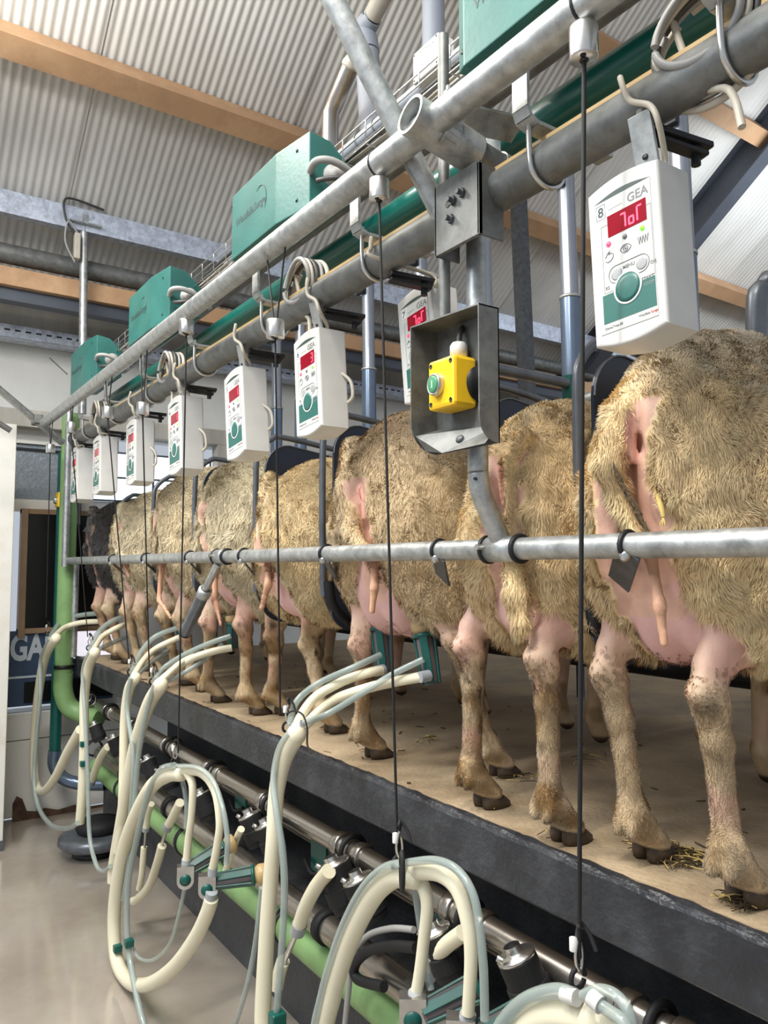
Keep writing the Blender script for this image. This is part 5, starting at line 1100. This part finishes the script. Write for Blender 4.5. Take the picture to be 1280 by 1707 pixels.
# ------------------------------------------------------------------ cords with steel weights
def P3(px, py, X): return ax(px, py, X)
CORDS = [ # weight centre, size, cord bottom, X bottom, label
 ((973, 72), (48, 72), (965, 1598), 0.80, 'nearest cord, thick and braided, with the largest steel weight'),
 ((632, 317), (34, 46), (662, 1395), 0.80, 'cord with a steel weight passing in front of the brownish sheep'),
 ((459, 549), (31, 38), (467, 1188), 0.86, 'cord holding the hoses of the two green teat cups'),
 ((311, 545), (25, 30), (297, 1255), 0.80, 'cord down to the middle hanging cluster'),
 ((238, 682), (21, 26), (249, 1128), 0.88, 'cord right of the thin far controllers, ending over the platform'),
 ((180, 688), (19, 24), (216, 1112), 0.88, 'cord ending at the twin hoses near the yellowish sheep'),
 ((119, 713), (15, 23), (147, 1072), 0.90, 'cord crossing the narrow far controllers'),
 ((84, 748), (14, 18), (77, 1030), 0.80, 'farthest cord in front of the black screen')]
for i, (wc, ws, cb, XB, lab_) in enumerate(CORDS):
    c = P3(wc[0], wc[1], UX if i != 0 else UX); dp_ = depth(c); r = ws[0]/2*dp_/F; h = ws[1]*0.80*dp_/F
    e = empty('weighted_cord', tuple(map(float, c)), lab_, 'cord', 'black cords with steel weights')
    b = P3(cb[0], cb[1], XB)-c
    br = i < 2
    G().tube([(0, 0, -h/2), tuple(map(float, b*0.5+np.array([0, 0, -h/4]))), tuple(map(float, b))], 0.0031 if i == 0 else 0.0025, 8).build('cord', 'cord_black', e)
    g = G(); g.lathe((0, 0, -h/2), (0, 0, 1), [(0.0, 0), (0, r*0.94), (0.003, r), (h-0.003, r), (h, r*0.95), (h, 0)], 26); g.build('steel_weight', 'steel_bright', e)
    G().lathe((0, 0, -h/2-0.002), (0, 0, 1), [(0, 0.0), (0, r*0.32), (0.003, r*0.32)], 12).build('cord_eye', 'black_plastic', e)
    G().lathe((-r*0.5, -r*0.35, -h/2-0.002), (0, 0, 1), [(0, 0.0), (0, 0.004), (0.003, 0.004)], 8).build('set_screw', 'dark_metal', e)
    yw = float(c[1])
    if i in (0, 1):
        G().tube([((0.0235)*math.cos(t), 0.0, zU-float(c[2])+0.0235*math.sin(t)) for t in np.linspace(-PI*0.5, PI*1.5, 22)], 0.003, 8).build('rail_loop', 'dark_metal', e)
        G().tube([(0, 0, h/2-0.001), (0, 0, zU-float(c[2])-0.0235)], 0.004, 8).build('stem', 'dark_metal', e)
    else:
        for sg in (-1, 1):
            zt_ = zU-float(c[2]); off = 0.022+0.012*(i % 3)
            G().tube([(0, sg*r*0.35, h/2-0.002), (0.0, sg*off*1.0, zt_-0.02), (-0.016 if sg < 0 else 0.016, sg*off*1.1, zt_), (0, sg*off*1.1, zt_+0.0225)], 0.0022, 8).build('cord_leg', 'cord_black', e)

# ------------------------------------------------------------------ milking clusters
def hosepx(pts, wpx, name, mat, parent, smooth=6, taper=None, n=14):
    P_ = [P3(*p) for p in pts]; r = wpx/2*depth(P_[len(P_)//2])/F
    R_ = [r]*len(P_)
    if taper: R_ = [r*t for t in np.interp(np.linspace(0, 1, len(P_)), np.linspace(0, 1, len(taper)), taper)]
    o = np.array(parent.location); g = G(); g.tube([p-o for p in P_], R_, n, smooth=smooth)
    if name in ('milk_hose', 'short_milk_hose'): g.sphere(tuple(P_[0]-o), R_[0]*1.0, 14, 8)
    return g.build(name, mat, parent)
def hook(e, s=1.0, big=True):       # snap hook, rubber yoke and tie
    G().tube([(0.0, 0.0, 0.055*s), (-0.004*s, 0, 0.045*s), (-0.007*s, 0, 0.03*s), (-0.004*s, 0, 0.015*s), (0.003*s, 0, 0.012*s), (0.006*s, 0, 0.028*s), (0.003*s, 0, 0.045*s)], 0.0022*s, 8, smooth=4).build('snap_hook', 'steel_bright', e)
    G().tube([(0.0, 0.004*s, 0.050*s), (0.006*s, 0.006*s, 0.062*s), (-0.004*s, -0.004*s, 0.066*s), (0.002*s, 0.0, 0.072*s), (0.009*s, -0.010*s, 0.058*s), (0.010*s, -0.020*s, 0.040*s)], 0.003*s, 8, smooth=4).build('cord_knot', 'cord_black', e)
    G().lathe((-0.006*s, 0.004*s, 0.036*s), (0, 0, 1), [(0, 0.0055*s), (0.016*s, 0.0055*s), (0.018*s, 0)], 10).build('white_sleeve', 'white_plastic', e)
    G().tube([(0.013*s*math.cos(t), 0.003*s, 0.0+0.013*s*math.sin(t)) for t in np.linspace(0, 2*PI*0.95, 16)], 0.0035*s, 8).build('rubber_ring', 'rubber', e)
def cup(e, p, d, s=1.0, clip=True, liner=True):      # teat cup: p = bottom, d = towards the mouth
    o = np.array(e.location); p = np.array(p, float)-o; d = np.array(d, float); d /= np.linalg.norm(d)
    c = G().lathe(p, d, [(0, 0.006*s), (0, 0.016*s), (0.01*s, 0.0175*s), (0.10*s, 0.0205*s), (0.104*s, 0.018*s)], 22).build('cup_sleeve', 'clear_shell', e)
    ref = np.array([0, 0, 1.0]) if abs(d[2]) < 0.9 else np.array([0, 1.0, 0]); x = np.cross(d, ref); x /= np.linalg.norm(x); y = np.cross(d, x)
    for k in range(4):
        a = PI/4+PI/2*k; rad = math.cos(a)*x+math.sin(a)*y; g = G(); g.bar(p+d*0.002+rad*0.0175*s, p+d*0.108*s+rad*0.0225*s, 0.017*s, 0.005*s, tuple(rad), 0.001); g.build('green_rib', 'teal_dark', c)
    G().lathe(p+d*0.102*s, d, [(0, 0.020*s), (0, 0.026*s), (0.008*s, 0.027*s), (0.010*s, 0.022*s)], 22).build('green_collar', 'teal_dark', c)
    if liner: G().lathe(p+d*0.110*s, d, [(0, 0.018*s), (0.006*s, 0.022*s), (0.012*s, 0.0265*s), (0.026*s, 0.027*s), (0.031*s, 0.024*s), (0.031*s, 0.012*s), (0.01*s, 0.011*s)], 24).build('liner_mouth', 'amber_liner', e)
    return c
m, nt, b = nodes('clear_shell'); b.inputs['Base Color'].default_value = (*lin((96, 90, 92)), 1); b.inputs['Roughness'].default_value = 0.2
def clip_box(e, p, s=1.0):
    o = np.array(e.location); p = np.array(p, float)-o
    aw = math.atan2(float(p[0]+o[0]), float(p[1]+o[1])); ca, sa = math.cos(aw), math.sin(aw); M = Matrix.Translation(Vector(p)) @ Matrix(((ca, 0, -sa, 0), (-sa, 0, -ca, 0), (0, 1, 0, 0), (0, 0, 0, 1)))
    P_ = [(-0.016*s, 0.016*s), (-0.016*s, -0.010*s)]+[(0.016*s*math.cos(t), -0.010*s+0.016*s*math.sin(t)) for t in np.linspace(PI+0.3, 2*PI-0.3, 8)]+[(0.016*s, -0.010*s), (0.016*s, 0.016*s)]
    c = G().prism(P_, -0.002, 0.002, M).box((-0.016*s, 0.013*s, -0.020*s), (0.016*s, 0.0165*s, 0.001), 0, M).build('steel_clip', 'steel_bright', e)
    G().lathe(tuple(M @ Vector((0, -0.008*s, 0.002))), (-sa, -ca, 0), [(0, 0.011*s), (0.0015, 0.011*s), (0.0015, 0)], 18).build('green_emblem', 'teal_dark', c)
def green_clip(e, p, s=1.0):
    o = np.array(e.location); p = np.array(p, float)-o; G().box(tuple(p-np.array([0.014, 0.012, 0.012])*s), tuple(p+np.array([0.014, 0.012, 0.012])*s), 0.003*s).build('green_clip', 'teal_dark', e)
def cluster(px, py, X, label):
    p = P3(px, py, X); return empty('milking_cluster', tuple(map(float, p)), label, 'milking cluster', 'milking clusters on their cords')

X_ = 0.80
# near parked cluster
e = cluster(666, 1440, X_, 'near idle cluster hanging in front of the steel milk pipes, fanned into pale hoses'); hook(e, 1.0)
hosepx([(690, 1462, X_), (655, 1462, X_), (622, 1492, X_), (592, 1545, X_), (570, 1600, X_), (553, 1660, X_), (540, 1740, X_), (560, 1900, X_)], 34, 'milk_hose', 'milk_hose', e)
hosepx([(672, 1440, X_-.02), (640, 1448, X_-.02), (606, 1480, X_-.02), (576, 1535, X_-.02), (554, 1595, X_-.02), (536, 1660, X_-.02), (522, 1740, X_-.02), (530, 1880, X_)], 15, 'air_hose', 'clear_hose', e)
hosepx([(688, 1460, X_), (704, 1475, X_+.01), (712, 1510, X_+.01), (706, 1570, X_+.01), (700, 1620, X_+.01), (694, 1655, X_+.01)], 24, 'short_milk_hose', 'milk_hose', e, taper=(1.1, 0.85, 0.85))
hosepx([(684, 1452, X_), (730, 1455, X_), (762, 1482, X_), (780, 1540, X_), (785, 1600, X_), (780, 1690, X_)], 25, 'short_milk_hose', 'milk_hose', e, taper=(1.3, 1.0, 0.85))
hosepx([(680, 1438, X_-.02), (725, 1434, X_-.02), (762, 1450, X_-.02), (788, 1490, X_-.02), (800, 1550, X_-.02), (806, 1620, X_-.02), (808, 1700, X_-.02)], 15, 'pulse_hose', 'clear_hose', e)
hosepx([(690, 1470, X_+.03), (696, 1510, X_+.03), (705, 1570, X_+.03), (712, 1620, X_+.03), (718, 1650, X_+.03)], 13, 'pulse_hose', 'clear_hose', e)
G().tube([np.array(P3(670, 1452, X_-.03))-np.array(e.location)+np.array([0, 0, 0.03*math.sin(t)])+np.array([0.02*math.cos(t)*0.3, 0.028*math.cos(t)*0.4, 0]) for t in np.linspace(0, 2*PI, 18)], 0.004, 8).build('tie', 'cord_black', e)
for q in ((694, 1655), (780, 1690)):
    hosepx([(q[0], q[1], X_+.005), (q[0]-3, q[1]+22, X_+.005)], 28, 'grey_cuff', 'cuff_grey', e, smooth=None)
clip_box(e, P3(688, 1690, X_-.01), 1.4); cup(e, P3(705, 1690, X_+.01), (0.62, -0.35, 0.30), 0.95, liner=False)
clip_box(e, P3(768, 1728, X_-.01), 1.4); cup(e, P3(795, 1728, X_+.01), (0.62, -0.35, 0.30), 0.95, liner=False)
# nearest cluster at the bottom edge
e = cluster(966, 1632, X_, 'nearest idle cluster, cut by the bottom edge under the thick braided cord'); hook(e, 1.0)
hosepx([(985, 1700, X_), (940, 1690, X_), (900, 1700, X_), (870, 1740, X_), (850, 1800, X_)], 60, 'milk_hose', 'milk_hose', e, taper=(1, 1, 1))
hosepx([(958, 1660, X_-.02), (925, 1652, X_-.02), (880, 1665, X_-.02), (845, 1695, X_-.02), (820, 1740, X_-.02), (808, 1800, X_-.02)], 24, 'air_hose', 'clear_hose', e)
hosepx([(972, 1660, X_-.02), (1000, 1650, X_-.02), (1030, 1662, X_-.02), (1052, 1700, X_-.02), (1058, 1780, X_-.02)], 20, 'pulse_hose', 'clear_hose', e)
hosepx([(985, 1668, X_-.03), (1015, 1685, X_-.03), (1045, 1712, X_-.03), (1062, 1780, X_-.03)], 22, 'pulse_hose', 'clear_hose', e)
hosepx([(975, 1690, X_), (1020, 1705, X_), (1050, 1750, X_), (1055, 1800, X_)], 32, 'short_milk_hose', 'milk_hose', e)
hosepx([(940, 1657, X_-.022), (962, 1664, X_-.022)], 27, 'white_joint', 'white_plastic', e, smooth=None); hosepx([(985, 1662, X_-.03), (1002, 1676, X_-.03)], 30, 'white_joint', 'white_plastic', e, smooth=None)
# middle parked cluster
e = cluster(292, 1270, X_, 'idle cluster in the middle, its two green teat cups hanging over the pale green pipe'); hook(e, 0.9)
hosepx([(302, 1290, X_), (280, 1292, X_), (252, 1312, X_), (225, 1362, X_), (205, 1420, X_), (193, 1490, X_), (190, 1550, X_), (196, 1605, X_), (218, 1638, X_), (250, 1640, X_), (290, 1612, X_), (325, 1565, X_), (346, 1520, X_), (352, 1498, X_)], 21, 'milk_hose', 'milk_hose', e, taper=(1.0, 1.05, 1.0, 0.85))
hosepx([(290, 1276, X_-.02), (268, 1284, X_-.02), (248, 1320, X_-.02), (230, 1390, X_-.02), (214, 1470, X_-.02), (212, 1560, X_-.02), (224, 1640, X_-.02), (240, 1710, X_-.02), (262, 1770, X_-.02)], 10, 'air_hose', 'clear_hose', e)
hosepx([(312, 1288, X_), (321, 1310, X_), (319, 1360, X_), (314, 1400, X_), (311, 1432, X_)], 13, 'short_milk_hose', 'milk_hose', e, taper=(1.1, 0.9, 1))
hosepx([(300, 1284, X_), (335, 1288, X_), (358, 1318, X_), (366, 1370, X_), (362, 1410, X_), (355, 1446, X_)], 14, 'short_milk_hose', 'milk_hose', e, taper=(1.3, 0.9, 1))
hosepx([(296, 1277, X_-.02), (330, 1280, X_-.02), (355, 1302, X_-.02), (372, 1350, X_-.02), (379, 1400, X_-.02), (377, 1440, X_-.02)], 9, 'pulse_hose', 'clear_hose', e)
hosepx([(304, 1300, X_+.03), (311, 1340, X_+.03), (310, 1380, X_+.03)], 8, 'pulse_hose', 'clear_hose', e)
hosepx([(309, 1475, X_), (297, 1530, X_), (282, 1575, X_), (255, 1600, X_), (232, 1597, X_), (222, 1580, X_)], 6, 'pulse_hose', 'clear_hose', e)
hosepx([(349, 1507, X_), (353, 1486, X_)], 20, 'grey_cuff', 'cuff_grey', e, smooth=None)
for q in ((311, 1432), (355, 1446)): hosepx([(q[0], q[1], X_), (q[0]-1, q[1]+13, X_)], 16, 'grey_cuff', 'cuff_grey', e, smooth=None)
clip_box(e, P3(309, 1460, X_-.01), 1.45); cup(e, P3(316, 1448, X_+.01), (0.55, -0.05, 0.22), 1.0)
clip_box(e, P3(345, 1476, X_-.01), 1.4); cup(e, P3(354, 1470, X_+.01), (0.62, -0.28, 0.06), 1.0)
green_clip(e, P3(196, 1581, X_), 1.0); green_clip(e, P3(215, 1572, X_-.02), 1.0)
# cluster in use on the brownish sheep
e = cluster(480, 1212, 0.86, 'cluster in use, its two green teat cups on the brownish sheep'); hook(e, 0.95)
hosepx([(494, 1224, .85), (474, 1262, .84), (461, 1320, .83), (456, 1400, .82), (450, 1480, .82), (444, 1570, .82), (438, 1690, .82), (440, 1760, .82)], 27, 'milk_hose', 'milk_hose', e, taper=(1.25, 1.0, 0.95, 1.0, 1.1))
hosepx([(482, 1222, .83), (465, 1250, .82), (456, 1300, .81), (462, 1360, .80), (471, 1420, .80), (474, 1490, .80), (469, 1590, .80), (460, 1700, .80)], 12, 'air_hose', 'clear_hose', e)
hosepx([(436, 1480, .84), (426, 1570, .84), (410, 1650, .84), (388, 1720, .84)], 9, 'air_hose', 'clear_hose', e)
green_clip(e, P3(462, 1698, .80), 1.2)
c1m = P3(634, 1118, 1.09); c2m = P3(713, 1134, 1.09)
hosepx([(490, 1222, .86), (504, 1190, .89), (528, 1160, .94), (573, 1135, 1.0), (612, 1122, 1.04), (636, 1117, 1.08)], 16, 'short_milk_hose', 'milk_hose', e)
hosepx([(484, 1212, .85), (485, 1196, .87), (497, 1166, .89), (533, 1138, .95), (586, 1114, 1.0), (634, 1092, 1.08)], 11, 'pulse_hose', 'clear_hose', e)
hosepx([(494, 1226, .86), (512, 1206, .89), (554, 1168, .98), (613, 1147, 1.01), (660, 1136, 1.05), (710, 1127, 1.08)], 17, 'short_milk_hose', 'milk_hose', e)
hosepx([(488, 1214, .85), (510, 1204, .87), (546, 1190, .93), (600, 1158, .98), (653, 1125, 1.03), (706, 1099, 1.08)], 11, 'pulse_hose', 'clear_hose', e)
hosepx([(490, 1212, .85), (504, 1207, .86)], 14, 'white_joint', 'white_plastic', e, smooth=None)
hosepx([(626, 1119, 1.065), (640, 1116, 1.09)], 18, 'grey_cuff', 'cuff_grey', e, smooth=None); hosepx([(700, 1129, 1.065), (716, 1126, 1.09)], 19, 'grey_cuff', 'cuff_grey', e, smooth=None)
G().tube([np.array(P3(*q))-np.array(e.location) for q in [(478, 1190, .85), (490, 1185, .85), (505, 1192, .85), (512, 1215, .85), (512, 1240, .85), (518, 1256, .85)]], 0.0022, 8, smooth=5).build('loose_tie', 'cord_black', e)
b1 = P3(642, 1122, 1.11); t1 = P3(633, 1040, 1.11); cup(e, b1, t1-b1, 1.05)
b2 = P3(720, 1142, 1.11); t2 = P3(704, 1040, 1.11); cup(e, b2, t2-b2, 1.08)
# four far clusters in use
def far_cluster(px, py, label, main, air, toud, clips=(), w=15, aw=8):
    e = cluster(px, py, 0.87, label); hook(e, 0.9)
    hosepx([(*q, .84) for q in main], w, 'milk_hose', 'milk_hose', e, taper=(1.2, 1.0, 1.0))
    hosepx([(*q, .82) for q in air], aw, 'air_hose', 'clear_hose', e)
    for k, (pts, ww, mt) in enumerate(toud):
        n_ = len(pts); hosepx([(*q, .86+(0.24)*(i/(n_-1))) for i, q in enumerate(pts)], ww, 'short_milk_hose' if mt == 'milk_hose' else 'pulse_hose', mt, e)
    for q in clips: green_clip(e, P3(q[0], q[1], .835), 1.0)
    for pts, ww, mt in toud:
        if mt == 'milk_hose': q = P3(pts[-1][0]+2, pts[-1][1]+2, 1.12); cup(e, q, (-0.05, 0.0, 1), 0.85)
    return e
far_cluster(255, 1136, 'cluster in use on the wavy woolled sheep, two pale hoses rising right', [(268, 1142), (248, 1175), (225, 1245), (212, 1310), (200, 1380), (190, 1440), (188, 1470)], [(258, 1140), (244, 1190), (232, 1250), (224, 1340), (216, 1430), (206, 1500)],
  [([(262, 1140), (285, 1120), (320, 1098), (355, 1086), (386, 1080)], 12, 'milk_hose'), ([(258, 1134), (275, 1112), (310, 1090), (350, 1072), (385, 1060)], 9, 'clear_hose'), ([(262, 1142), (300, 1125), (340, 1100), (370, 1075)], 8, 'clear_hose'), ([(266, 1138), (300, 1106), (330, 1092), (352, 1088)], 10, 'milk_hose')], (), 19, 9)
far_cluster(218, 1120, 'cluster in use on the dung stained sheep', [(226, 1130), (215, 1150), (208, 1200), (206, 1280), (203, 1360), (196, 1420)], [(218, 1130), (212, 1180), (222, 1260), (218, 1350), (208, 1440)],
  [([(224, 1125), (240, 1100), (262, 1080), (300, 1062)], 10, 'milk_hose'), ([(220, 1122), (232, 1092), (258, 1062), (298, 1046)], 9, 'clear_hose'), ([(226, 1128), (252, 1104), (285, 1082)], 8, 'clear_hose')], (), 15, 8)
far_cluster(149, 1080, 'cluster in use on the yellowish sheep, pale hose with two green clips', [(158, 1088), (148, 1110), (141, 1160), (140, 1240), (137, 1320), (133, 1372)], [(150, 1086), (138, 1120), (142, 1200), (146, 1290), (149, 1390), (160, 1440), (172, 1452), (184, 1444)],
  [([(156, 1084), (170, 1062), (196, 1046), (215, 1040)], 9, 'milk_hose'), ([(152, 1080), (166, 1052), (190, 1034), (214, 1028)], 9, 'clear_hose'), ([(158, 1086), (180, 1075), (210, 1062)], 8, 'clear_hose')], ((139, 1240), (139, 1273)), 15, 7)
far_cluster(79, 1056, 'farthest cluster in use on the black sheep, hoses arching left of the green pipe', [(94, 1064), (76, 1092), (65, 1150), (58, 1220), (57, 1280), (62, 1312), (74, 1318), (92, 1296), (112, 1255), (134, 1216)], [(84, 1064), (68, 1100), (67, 1160), (60, 1240), (57, 1300), (64, 1345), (85, 1375), (112, 1381), (130, 1372)],
  [([(90, 1062), (108, 1046), (135, 1038), (166, 1036)], 9, 'milk_hose'), ([(86, 1058), (102, 1036), (132, 1026), (166, 1022)], 8, 'clear_hose')], ((57, 1302),), 13, 7)
# cut hose stubs with steel nipples hanging from the valves
def stub(pts, w, X, label, nip=None, tail=None):
    p = P3(*pts[0], X); e = empty('hose_stub', tuple(map(float, p)), label, 'hose', 'short hoses along the milk pipes')
    hosepx([(*q, X) for q in pts], w, 'pale_hose', 'milk_hose', e)
    if nip: hosepx([(*q, X) for q in nip], w*0.38, 'steel_nipple', 'steel_bright', e, smooth=None)
    a, b = np.array(pts[-1], float), np.array(pts[-2], float); d = (a-b)/np.linalg.norm(a-b)*w*0.5
    hosepx([(*(a-d), X), (*(a+d*0.2), X)], w*1.08, 'grey_cuff', 'cuff_grey', e, smooth=None)
    if tail: hosepx([(*q, X) for q in tail], w*0.95, 'lower_hose', 'milk_hose', e)
stub([(548, 1452), (526, 1480), (508, 1515), (496, 1552)], 24, 0.97, 'cut pale hose with a steel nipple beside the tall hose of the busy cluster', [(493, 1558), (470, 1612)], [(472, 1602), (466, 1620), (461, 1646)])
stub([(300, 1338), (290, 1358), (279, 1380)], 15, 0.95, 'cut pale hose with steel nipple inside the loop of the middle cluster', [(278, 1382), (268, 1412)], [(270, 1410), (262, 1440), (248, 1478), (228, 1500), (222, 1502)])
stub([(252, 1340), (246, 1360), (243, 1384)], 11, 0.97, 'thin cut hose behind the middle cluster loop', [(243, 1386), (241, 1412)], [(240, 1412), (238, 1440), (236, 1462), (232, 1482)])
stub([(402, 1382), (392, 1404), (380, 1440), (372, 1470)], 12, 0.95, 'pointed pale hose beside the right teat cup of the middle cluster')
stub([(180, 1245), (168, 1262), (157, 1290), (152, 1305)], 12, 1.0, 'cut pale hose beside the two green clips at the far end')
stub([(772, 1555), (745, 1575), (722, 1600), (715, 1625)], 26, 1.0, 'pale hose curving behind the near idle cluster')
# black loop hose near the bottom
e = empty('black_loop_hose', tuple(map(float, P3(690, 1580, 1.0))), 'black rubber hose bent in a loop behind the near idle cluster', 'hose')
hosepx([(694, 1580, 1.0), (655, 1577, 1.0), (615, 1585, 1.0), (592, 1608, 1.0), (596, 1632, 1.0), (640, 1645, 1.0)], 17, 'black_hose', 'rubber', e)
hosepx([(690, 1550, 1.0), (650, 1548, 1.0), (610, 1562, 1.0), (588, 1600, 1.0), (580, 1660, 1.0), (574, 1720, 1.0)], 10, 'grey_hose', 'cable_grey', e)
# hanging air cylinder under the rump rail
a = P3(362, 942, 0.94); b = P3(308, 1056, 0.92); e = empty('air_cylinder', tuple(map(float, a)), 'grey air cylinder hanging slanted from the rump rail', 'cylinder')
v = b-a; d = v/np.linalg.norm(v); G().tube([tuple(v*0.38), tuple(v)], 0.020, 20).build('barrel', 'frame_grey', e)
G().lathe(tuple(v*0.34), d, [(0, 0.014), (0, 0.0225), (0.03, 0.0225), (0.034, 0.020)], 20).build('end_head', 'galvanised', e)
G().tube([(0, 0, 0), tuple(v*0.36)], 0.012, 14).build('fork', 'galvanised', e)
G().lathe(tuple(v), d, [(-0.004, 0.021), (0.002, 0.021), (0.002, 0.015), (-0.002, 0.015)], 18).build('end_rim', 'dark_metal', e)

# dark pedal-like base on the floor at the far end
p = az(165, 1365, FLOOR); e = empty('floor_drain_unit', (1.02, 4.05, FLOOR), 'low dark grey rounded unit on the pit floor below the pale hose', 'floor unit')
G().lathe((0, 0, 0), (0, 0, 1), [(0, 0.10), (0.03, 0.11), (0.04, 0.0)], 20).build('foot', 'black_plastic', e); G().lathe((0, 0, 0.045), (0, 0, 1), [(0, 0.15), (0.02, 0.17), (0.05, 0.165), (0.06, 0.13), (0.06, 0)], 28).build('cover', 'frame_grey', e)
G().lathe((0.02, 0, 0.11), (0, 0, 1), [(0, 0.10), (0.02, 0.11), (0.05, 0.10), (0.06, 0)], 24).build('top_disc', 'rubber', e)

# ------------------------------------------------------------------ straw, dung, a yellow stalk
def straw_pile(c, n, R_, label, dark=0.6):
    e = empty('straw_clump', (float(c[0]), float(c[1]), PLAT+0.002), label, 'straw', None)
    for nm, m_, cnt in (('dark_straw', 'dung', int(n*dark)), ('pale_straw', 'straw', n-int(n*dark))):
        g = G()
        for i in range(cnt):
            a = rng.random()*2*PI; rr = R_*math.sqrt(rng.random()); x, y = rr*math.cos(a), rr*0.8*math.sin(a); L_ = 0.015+0.035*rng.random(); t = rng.random()*PI; z = 0.002+0.010*rng.random()*(1-rr/R_)
            dx, dy = math.cos(t)*L_/2, math.sin(t)*L_/2; b = (rng.random()-0.5)*0.012
            g.tube([(x-dx, y-dy, z), (x+b, y-b, z+0.004*rng.random()), (x+dx, y+dy, max(0.001, z+0.006*(rng.random()-0.4)))], 0.0009 if nm == 'dark_straw' else 0.0011, 4, smooth=2)
        g.build(nm, m_, e)['kind'] = 'stuff'
    tag(e, kind='stuff')
for (px, py, n, R_, lb) in ((1130, 1432, 150, 0.05, 'brown straw and dung clump between the hooves of the nearest sheep'), (1085, 1410, 60, 0.035, 'dark straw wisp under the left hoof of the nearest sheep'), (1235, 1505, 50, 0.035, 'thin dark straw by the right hoof of the nearest sheep'), (815, 1340, 30, 0.03, 'few straws under the left hoof of the second sheep'), (872, 1300, 12, 0.05, 'loose yellow straw between the hooves of the second sheep'),
                            (930, 1395, 16, 0.04, 'few straws under the right hoof of the second sheep'), (555, 1215, 70, 0.035, 'dark straw clump at the hoof of the golden rumped sheep'), (625, 1255, 40, 0.035, 'dark straws under the hoof of the brownish sheep'), (712, 1235, 14, 0.04, 'loose dung bits behind the middle cord'), (1000, 1270, 12, 0.08, 'sparse bits on the bare platform right of the thick cord')):
    straw_pile(az(px, py, PLAT), n, R_, lb, 0.75 if n > 30 else 0.5)
g = G()
for i in range(90):
    x = 1.06+rng.random()*0.9; y = 0.4+rng.random()*3.6; a = rng.random()*PI; L_ = 0.006+0.02*rng.random(); z = PLAT+0.0015
    g.tube([(x, y, z), (x+L_*math.cos(a), y+L_*math.sin(a), z+0.001)], 0.0008+0.0016*rng.random(), 4)
tag(g.build('litter', 'dung'), 'scattered dark bits of straw and dung on the platform', 'litter', None, 'stuff')
g = G(); q = [P3(1086, 790, .99), P3(1092, 815, .978), P3(1102, 845, .968), P3(1106, 862, .965)]
o = q[0].copy()
g.tube([p-o for p in q], [0.0028, 0.004, 0.0045, 0.003], 6, smooth=3)
for dx, dz in ((-0.004, -0.012), (0.0, -0.014), (0.005, -0.012)): g.tube([q[3]-o, q[3]-o+np.array([-0.003, -dx, dz])], 0.0014, 5)
y_ = g.build('yellow_stalk', 'straw'); y_.location = tuple(map(float, o)); tag(y_, 'bright yellow straw stalk stuck to the rump of the nearest sheep', 'straw')
g = G(); o = P3(1030, 780, .965)
for i in range(60):
    t = rng.random(); c = P3(1022+58*t, 775+105*t, .965-0.005*t)-o; a = np.array([(rng.random()-0.5)*0.01-0.006, (rng.random()-0.5)*0.016, (rng.random()-0.5)*0.022]); b = np.array([0, -0.010, -0.018])*(0.5+rng.random())
    g.tube([c+a*0.5, c+a*0.5+b*0.5+np.array([-0.002, 0, 0]), c+a*0.5+b], 0.0010+0.0006*rng.random(), 4)
y_ = g.build('dung_straw', 'dung'); y_.location = tuple(map(float, o)); tag(y_, 'dried dung and straw stuck under the tail of the nearest sheep', 'dung', None, 'stuff')
